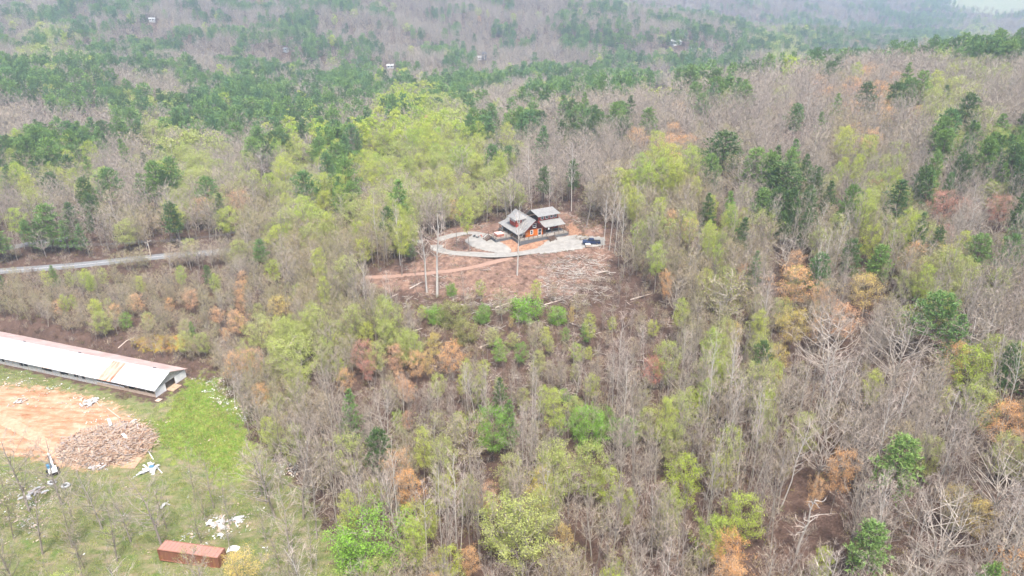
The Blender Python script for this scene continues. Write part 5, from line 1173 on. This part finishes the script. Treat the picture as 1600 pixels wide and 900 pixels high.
# ------------------------------------------------------------ scrap heaps
HX, HY = -98.0, 140.0; HZ = H1(HX, HY)
heap = empty('scrap_wood_heap', (HX, HY, HZ), 0, 'broad heap of broken planks on the orange dirt', 'wood heap')
def hh(x, y): q = (x / 11) ** 2 + (y / 8.6) ** 2; return max(0, 1 - q) ** .6 * 1.7 * (1 + .2 * math.sin(x * 1.3) * math.cos(y * 1.1))
mb = MB(); N_ = 26; vs = []
for j in range(N_):
    for i in range(N_): xx, yy = -11 + 22 * i / (N_ - 1), -8.6 + 17.2 * j / (N_ - 1); vs.append((xx, yy, hh(xx, yy) - .25))
mb.add(vs, [(j * N_ + i, j * N_ + i + 1, (j + 1) * N_ + i + 1, (j + 1) * N_ + i) for j in range(N_ - 1) for i in range(N_ - 1)]); mb.build('core', 'plank_tan', heap)
PM = []
for k_, (l_, w_) in enumerate(((2.6, .2), (1.9, .16), (3.4, .14), (1.3, .3))):
    for mt in ('plank_tan', 'plank_pale', 'plank_grey', 'plank_brown'): b_ = MB(); b_.box(-l_ / 2, l_ / 2, -w_ / 2, w_ / 2, -.04, .04); PM.append(b_.mesh('plank', mt))
for i in range(300):
    a_ = rng.uniform(0, 6.28); q = math.sqrt(rng.uniform(0, 1)); xx, yy = 10.6 * q * math.cos(a_), 8.2 * q * math.sin(a_); o = bpy.data.objects.new('plank', PM[rng.choice([0, 1, 4, 5, 8, 9, 12, 13, 2, 6, 10, 3, 7, 11, 15], p=[.1, .1, .08, .1, .08, .08, .06, .06, .06, .06, .06, .04, .04, .04, .04])]); C.objects.link(o); o.parent = heap
    o.location = (xx, yy, hh(xx, yy) + rng.uniform(-.05, .3)); o.rotation_euler = (rng.normal(0, .25), rng.normal(0, .22), rng.normal(.6, .9)); s = rng.uniform(.7, 1.3); o.scale = (s, s, 1)
mb = MB()
mats4 = ['plank_tan', 'plank_pale', 'plank_grey', 'plank_brown']
for i in range(2600):
    a_ = rng.uniform(0, 6.28); q = math.sqrt(rng.uniform(0, 1)) * rng.choice([1, 1, 1.12]); xx, yy = 11 * q * math.cos(a_), 8.6 * q * math.sin(a_); l_ = rng.uniform(.3, 1.1); mb.k = int(rng.choice(4, p=[.34, .42, .16, .08]))
    mb.box(-l_, l_, -.06, .06, -.03, .03, Matrix.Translation((xx, yy, hh(xx, yy) + rng.uniform(.02, .22))) @ Matrix.Rotation(rng.uniform(0, 6.3), 4, 'Z') @ Matrix.Rotation(rng.normal(0, .3), 4, 'Y'))
o = mb.build('wood_scrap', mats4, heap); o['kind'] = 'stuff'
def junk(name, u, v, n_, rad, lb, cat, mts, seed, ln=(.8, 2.2), extra=None):
    r = np.random.default_rng(seed); x, y = ground(u, v); t = empty(name, (x, y, H1(x, y)), 0, lb, cat, 'heaps of junk on the farmyard')
    for i in range(n_):
        l_ = r.uniform(*ln); w_ = l_ * r.uniform(.12, .5); p = r.normal(0, rad * .45, 2); mb = MB(); th_ = .03
        if i % 3 == 0: mb.slab([(-l_ / 2, -w_ / 2, 0), (0, -w_ / 2, .12 * l_), (0, w_ / 2, .12 * l_), (-l_ / 2, w_ / 2, 0)], th_); mb.slab([(0, -w_ / 2, .12 * l_), (l_ / 2, -w_ / 2, 0), (l_ / 2, w_ / 2, .03), (0, w_ / 2, .12 * l_)], th_)
        else: mb.box(-l_ / 2, l_ / 2, -w_ / 2, w_ / 2, 0, th_ * 2)
        o = mb.build('sheet' if i % 3 == 0 else 'board', mts[i % len(mts)], t); o.location = (p[0], p[1], .12 + .5 * max(0, 1 - np.hypot(*p) / rad) * r.uniform(.2, 1)); o.rotation_euler = (r.normal(0, .2), r.normal(0, .2), r.uniform(0, 6.28))
    return t
junk('junk_heap', 142, 629, 22, 2.6, 'crumpled white metal heap between the barn and scrap wood', 'junk heap', ['sheet_white', 'stone_grey', 'sheet_white', 'plank_pale'], 1)
junk('junk_heap', 36, 626, 24, 2.8, 'pale rubble patch in the orange dirt', 'junk heap', ['sheet_white', 'plank_pale', 'stone_grey'], 2, (.5, 1.3))
junk('junk_heap', 153, 729, 16, 2.2, 'loose white frames just below the scrap wood heap', 'junk heap', ['sheet_white', 'white_trim', 'plank_grey'], 3)
junk('junk_heap', 231, 735, 14, 1.8, 'white slats around a blue drum in the field', 'junk heap', ['sheet_white', 'white_trim'], 4, (1.2, 2.6))
junk('junk_heap', 345, 820, 22, 2.8, 'white sheets strewn above the rusty container', 'junk heap', ['sheet_white', 'plank_pale', 'white_trim'], 5)
junk('junk_heap', 372, 814, 10, 1.4, 'small white junk pile beside the long pale pole', 'junk heap', ['sheet_white', 'white_metal'], 6)
junk('junk_heap', 52, 775, 16, 2.4, 'pale junk under the trees below the old tyres', 'junk heap', ['sheet_white', 'plank_grey', 'stone_grey'], 7)
junk('junk_heap', 262, 792, 8, 1.2, 'thin grey scraps in the middle of the field', 'junk heap', ['sheet_white', 'stone_grey'], 8, (.6, 1.3))
junk('junk_heap', 208, 668, 16, 2.4, 'grey roofing scraps at the heap\'s upper right', 'junk heap', ['stone_grey', 'sheet_white', 'plank_grey'], 9)
x, y = ground(235, 734); mb = MB(); mb.tube([(0, 0, .25), (1.0, .1, .28)], .34, 10); dm = mb.build('drum', 'machine_blue'); dm.location = (x, y, H1(x, y) + .3); tag(dm, 'blue drum lying among white slats', 'drum')
for u1, v1, u2, v2, w_, lb, nm in ((340, 838, 352, 840, .8, 'white curved sheet behind the container', 'metal_sheet'), (356, 861, 380, 860, 1.5, 'white corrugated sheet beside the container\'s right end', 'metal_sheet'), (368, 818, 378, 834, .16, 'long pale pole lying beside the junk', 'pole'), (232, 706, 240, 720, .16, 'short pale pole right of the scrap heap', 'pole'), (244, 730, 254, 742, .16, 'pale pole beside the blue drum', 'pole'), (168, 640, 188, 655, .3, 'pale board between barn and heap', 'board'), (193, 690, 201, 695, .6, 'white bent sheet on top of the heap', 'metal_sheet'), (172, 666, 176, 674, .6, 'curled white sheet crowning the scrap heap', 'metal_sheet'), (563, 769, 568, 766, .5, 'small white tub in the wood below the hollow', 'tub')):
    p, q = ground(u1, v1), ground(u2, v2); up = 1.9 if 'heap' in lb and nm == 'metal_sheet' else .12; d_ = Vector((q[0] - p[0], q[1] - p[1], 0)); L_ = d_.length; mb = MB(); nn_ = 8
    for i in range(nn_):
        xa, xb = L_ * i / nn_, L_ * (i + 1) / nn_; za, zb = .4 * math.sin(4.4 * i / nn_), .4 * math.sin(4.4 * (i + 1) / nn_)
        if w_ < .5: za = zb = 0
        mb.slab([(xa, -w_ / 2, za), (xb, -w_ / 2, zb), (xb, w_ / 2, zb), (xa, w_ / 2, za)], .05 if w_ >= .5 else .12)
    o = mb.build(nm, 'white_metal' if nm != 'board' else 'plank_pale'); o.location = (*p, H1(*p) + up); o.rotation_euler = (0, 0, math.atan2(d_.y, d_.x)); tag(o, lb, {'metal_sheet': 'metal sheet'}.get(nm, nm))
# ------------------------------------------------------------ mini excavator, tyres
x, y = ground(84, 741); ex = empty('mini_excavator', (x, y, H1(x, y)), R(35), 'white and blue mini excavator with its arm stretched out', 'excavator')
for s in (-.8, .8):
    mb = MB(); mb.prism([(-1.3, .12), (-1.1, 0), (1.1, 0), (1.3, .12), (1.3, .45), (1.1, .6), (-1.1, .6), (-1.3, .45)], s - .22, s + .22); tr_ = mb.build('track', 'rubber', ex)
    for xx in (-.9, -.3, .3, .9): mb = MB(); mb.tube([(xx, s - .25, .28), (xx, s + .25, .28)], .18, 8); mb.build('roller', 'machine_dark', tr_)
mb = MB(); mb.box(-.9, .9, -.6, .6, .35, .6); mb.build('undercarriage', 'machine_dark', ex)
ME = Matrix.Rotation(R(95), 4, 'Z')
mb = MB(); mb.prism([(-1.6, .65), (-1.7, 1.0), (-1.5, 1.5), (-.5, 1.6), (1.0, 1.1), (1.0, .65)], -.85, .85, ME); mb.build('house', 'machine_white', ex)
mb = MB(); mb.prism([(-1.72, .62), (-1.80, .95), (-1.2, .95), (-1.1, .62)], -.8, .8, ME); mb.build('counterweight', 'machine_dark', ex)
mb = MB(); mb.prism([(-.5, 1.12), (-.45, 2.35), (.75, 2.35), (1.0, 1.12)], -.1, .85, ME); cb_ = mb.build('cab', 'machine_blue', ex)
mb = MB(); mb.prism([(-.35, 1.5), (-.3, 2.2), (.7, 2.2), (.85, 1.5)], .851, .87, ME); mb.build('cab_window', 'glass_dark', cb_)
mb = MB(); mb.tube([ME @ Vector(p) for p in ((1.0, -.35, 1.0), (2.1, -.35, 2.6), (3.6, -.35, 3.1))], [.2, .24, .16], 6); mb.build('boom', 'machine_white', ex)
mb = MB(); mb.tube([ME @ Vector(p) for p in ((3.5, -.35, 3.2), (4.6, -.35, 2.0))], [.17, .12], 6); mb.build('arm', 'machine_white', ex)
mb = MB(); mb.tube([ME @ Vector(p) for p in ((1.3, -.35, 1.0), (2.2, -.35, 2.3))], .07, 6); mb.build('hydraulic_ram', 'chrome', ex)
mb = MB(); mb.prism([(4.5, 2.1), (5.1, 1.8), (5.0, 1.1), (4.3, 1.2), (4.6, 1.6)], -.7, 0, ME); mb.build('bucket', 'machine_dark', ex)
mb = MB(); mb.box(1.7, 1.8, -.9, .9, .1, .5, ME); mb.build('dozer_blade', 'machine_dark', ex)
for i, (u_, v_, lb) in enumerate(((82, 757, 'pale tyre lying flat behind the excavator'), (103, 760, 'pale tyre with a dark centre right of the other one'))):
    x, y = ground(u_, v_); ty = empty('old_tyre', (x, y, H1(x, y) + .05), 0, lb, 'tyre', 'old tyres behind the excavator'); mb = MB(); prof = [(.45, 0), (.85, 0), (.95, .2), (.85, .4), (.45, .4)]; vs = []; nn_ = 18
    for q in range(nn_):
        for rr, zz in prof: vs.append((rr * math.cos(q / nn_ * 6.2832), rr * math.sin(q / nn_ * 6.2832), zz))
    mb.add(vs, [(q * 5 + k_, ((q + 1) % nn_) * 5 + k_, ((q + 1) % nn_) * 5 + (k_ + 1) % 5, q * 5 + (k_ + 1) % 5) for q in range(nn_) for k_ in range(5)]); mb.build('tread', 'sheet_white', ty); mb = MB(); mb.tube([(0, 0, .05), (0, 0, .12)], .44, 12); mb.build('hub', 'dark_inside', ty)

# ------------------------------------------------------------ power line
def upole(u, v, lb, h_=9.5):
    x, y = ground(u, v); t = empty('utility_pole', (x, y, H1(x, y) - .1), R(65), lb, 'utility pole', 'utility poles along the paved road'); mb = MB(); mb.tube([(0, 0, 0), (0, 0, h_)], [.2, .14], 8); mb.build('pole', 'pole_wood', t)
    mb = MB(); mb.box(-1.2, 1.2, -.07, .07, h_ - .7, h_ - .52); mb.build('crossarm', 'pole_wood', t); mb = MB(); mb.tube([(0, .3, h_ - 2.1), (0, .3, h_ - 1.2)], .24, 8); mb.build('transformer', 'sheet_white', t)
    for xx in (-1.1, 0, 1.1): mb = MB(); mb.tube([(xx, 0, h_ - .52), (xx, 0, h_ - .3)], .06, 6); mb.build('insulator', 'white_trim', t)
    return t, h_
P0 = upole(236, 402, 'pale wooden utility pole standing beside the paved road', 6.5)
P1 = upole(-60, 404, 'utility pole by the road beyond the left edge', 6.5); P2 = upole(430, 372, 'utility pole half hidden among trees right of the first', 6.5)
for A_, B_ in ((P1, P0), (P0, P2)):
    for k_, xx in enumerate((-1.1, 0, 1.1)):
        wa = Matrix.Translation(A_[0].location) @ Matrix.Rotation(R(65), 4, 'Z') @ Vector((xx, 0, A_[1] - .3)); wb = Matrix.Translation(B_[0].location) @ Matrix.Rotation(R(65), 4, 'Z') @ Vector((xx, 0, B_[1] - .3)); pts = []
        for q in range(13): s = q / 12; p = wa.lerp(wb, s); p.z -= 4 * s * (1 - s) * 1.6; pts.append(p - wa)
        mb = MB(); mb.tube(pts, .035, 4); o = mb.build('power_cable', 'cable'); o.location = wa; tag(o, ['near', 'middle', 'far'][k_] + ' power cable running ' + ('left' if A_ is P1 else 'right') + ' from the roadside pole', 'cable', 'power cables')

# ------------------------------------------------------------ far houses
def far_house(u, v, w_, d_, h_, rz, wall, rf, lb, pitch=.5):
    x, y = ground(u, v); t = empty('farmhouse', (x, y, H1(x, y)), rz, lb, 'house', 'far houses in the woods'); mb = MB(); mb.box(-w_ / 2, w_ / 2, -d_ / 2, d_ / 2, -3, h_); mb.prism([(-d_ / 2, h_), (d_ / 2, h_), (0, h_ + d_ / 2 * pitch)], -w_ / 2, w_ / 2, Matrix.Rotation(math.pi / 2, 4, 'Z')); mb.build('wall', wall, t)
    for s in (-1, 1): mb = MB(); mb.slab([(-w_ / 2 - .6, s * (d_ / 2 + .6), h_ - .6 * pitch + .15), (w_ / 2 + .6, s * (d_ / 2 + .6), h_ - .6 * pitch + .15), (w_ / 2 + .6, 0, h_ + d_ / 2 * pitch + .15), (-w_ / 2 - .6, 0, h_ + d_ / 2 * pitch + .15)], .2); mb.build('roof', rf, t)
    for xx in (-w_ / 4, w_ / 4): mb = MB(); mb.box(xx - .8, xx + .8, -d_ / 2 - .06, -d_ / 2 + .02, 1.0, 2.4); mb.build('window', 'glass_dark', t)
    mb = MB(); mb.box(-.6, .6, -d_ / 2 - .06, -d_ / 2 + .02, 0, 2.2); mb.build('door', 'white_trim', t)
    return t
far_house(757, 92, 5.5, 8, 7, 0, 'far_blue', 'far_blue', 'tall dark blue house at the foot of the far hill')
far_house(747, 92.5, 9, 7, 2.6, 0, 'far_white', 'far_white', 'low white outbuilding left of the dark blue house')
far_house(1055, 70, 14, 9, 4, R(20), 'far_white', 'far_white', 'white-roofed house beyond the pines at upper middle')
far_house(1088, 80, 14, 8, 2.5, R(-15), 'far_blue', 'stone_grey', 'dark-walled low house right of the white-roofed one')
far_house(610, 106, 8, 6, 2.5, R(5), 'far_white', 'far_white', 'white-roofed building left of the dark blue house')
far_house(238, 32, 7, 5, 2.4, R(10), 'far_white', 'far_white', 'white house high on the far left hill')
far_house(447, 80, 5, 4, 2.4, R(-20), 'far_white', 'far_white', 'small white house among the far left pines')
far_house(101, 84, 12, 8, 3, R(-10), 'roof_rust_far', 'roof_rust_far', 'reddish roofed cabin on the far left slope')

# ------------------------------------------------------------ haze
def haze():
    mb = MB(); mb.box(-4600, 4600, -1600, 5600, -42, 330); m = bpy.data.materials.new('haze'); m.use_nodes = True; MATS['haze'] = m; nt = m.node_tree; nt.nodes.clear()
    out = nt.nodes.new('ShaderNodeOutputMaterial'); v = nt.nodes.new('ShaderNodeVolumePrincipled'); v.inputs['Color'].default_value = (.70, .85, 1, 1); v.inputs['Density'].default_value = HAZE_DENSITY; v.inputs['Anisotropy'].default_value = .45
    nt.links.new(v.outputs[0], out.inputs['Volume']); o = mb.build('haze', 'haze'); tag(o, 'thin pale blue haze filling the valley air', kind='stuff')
haze()
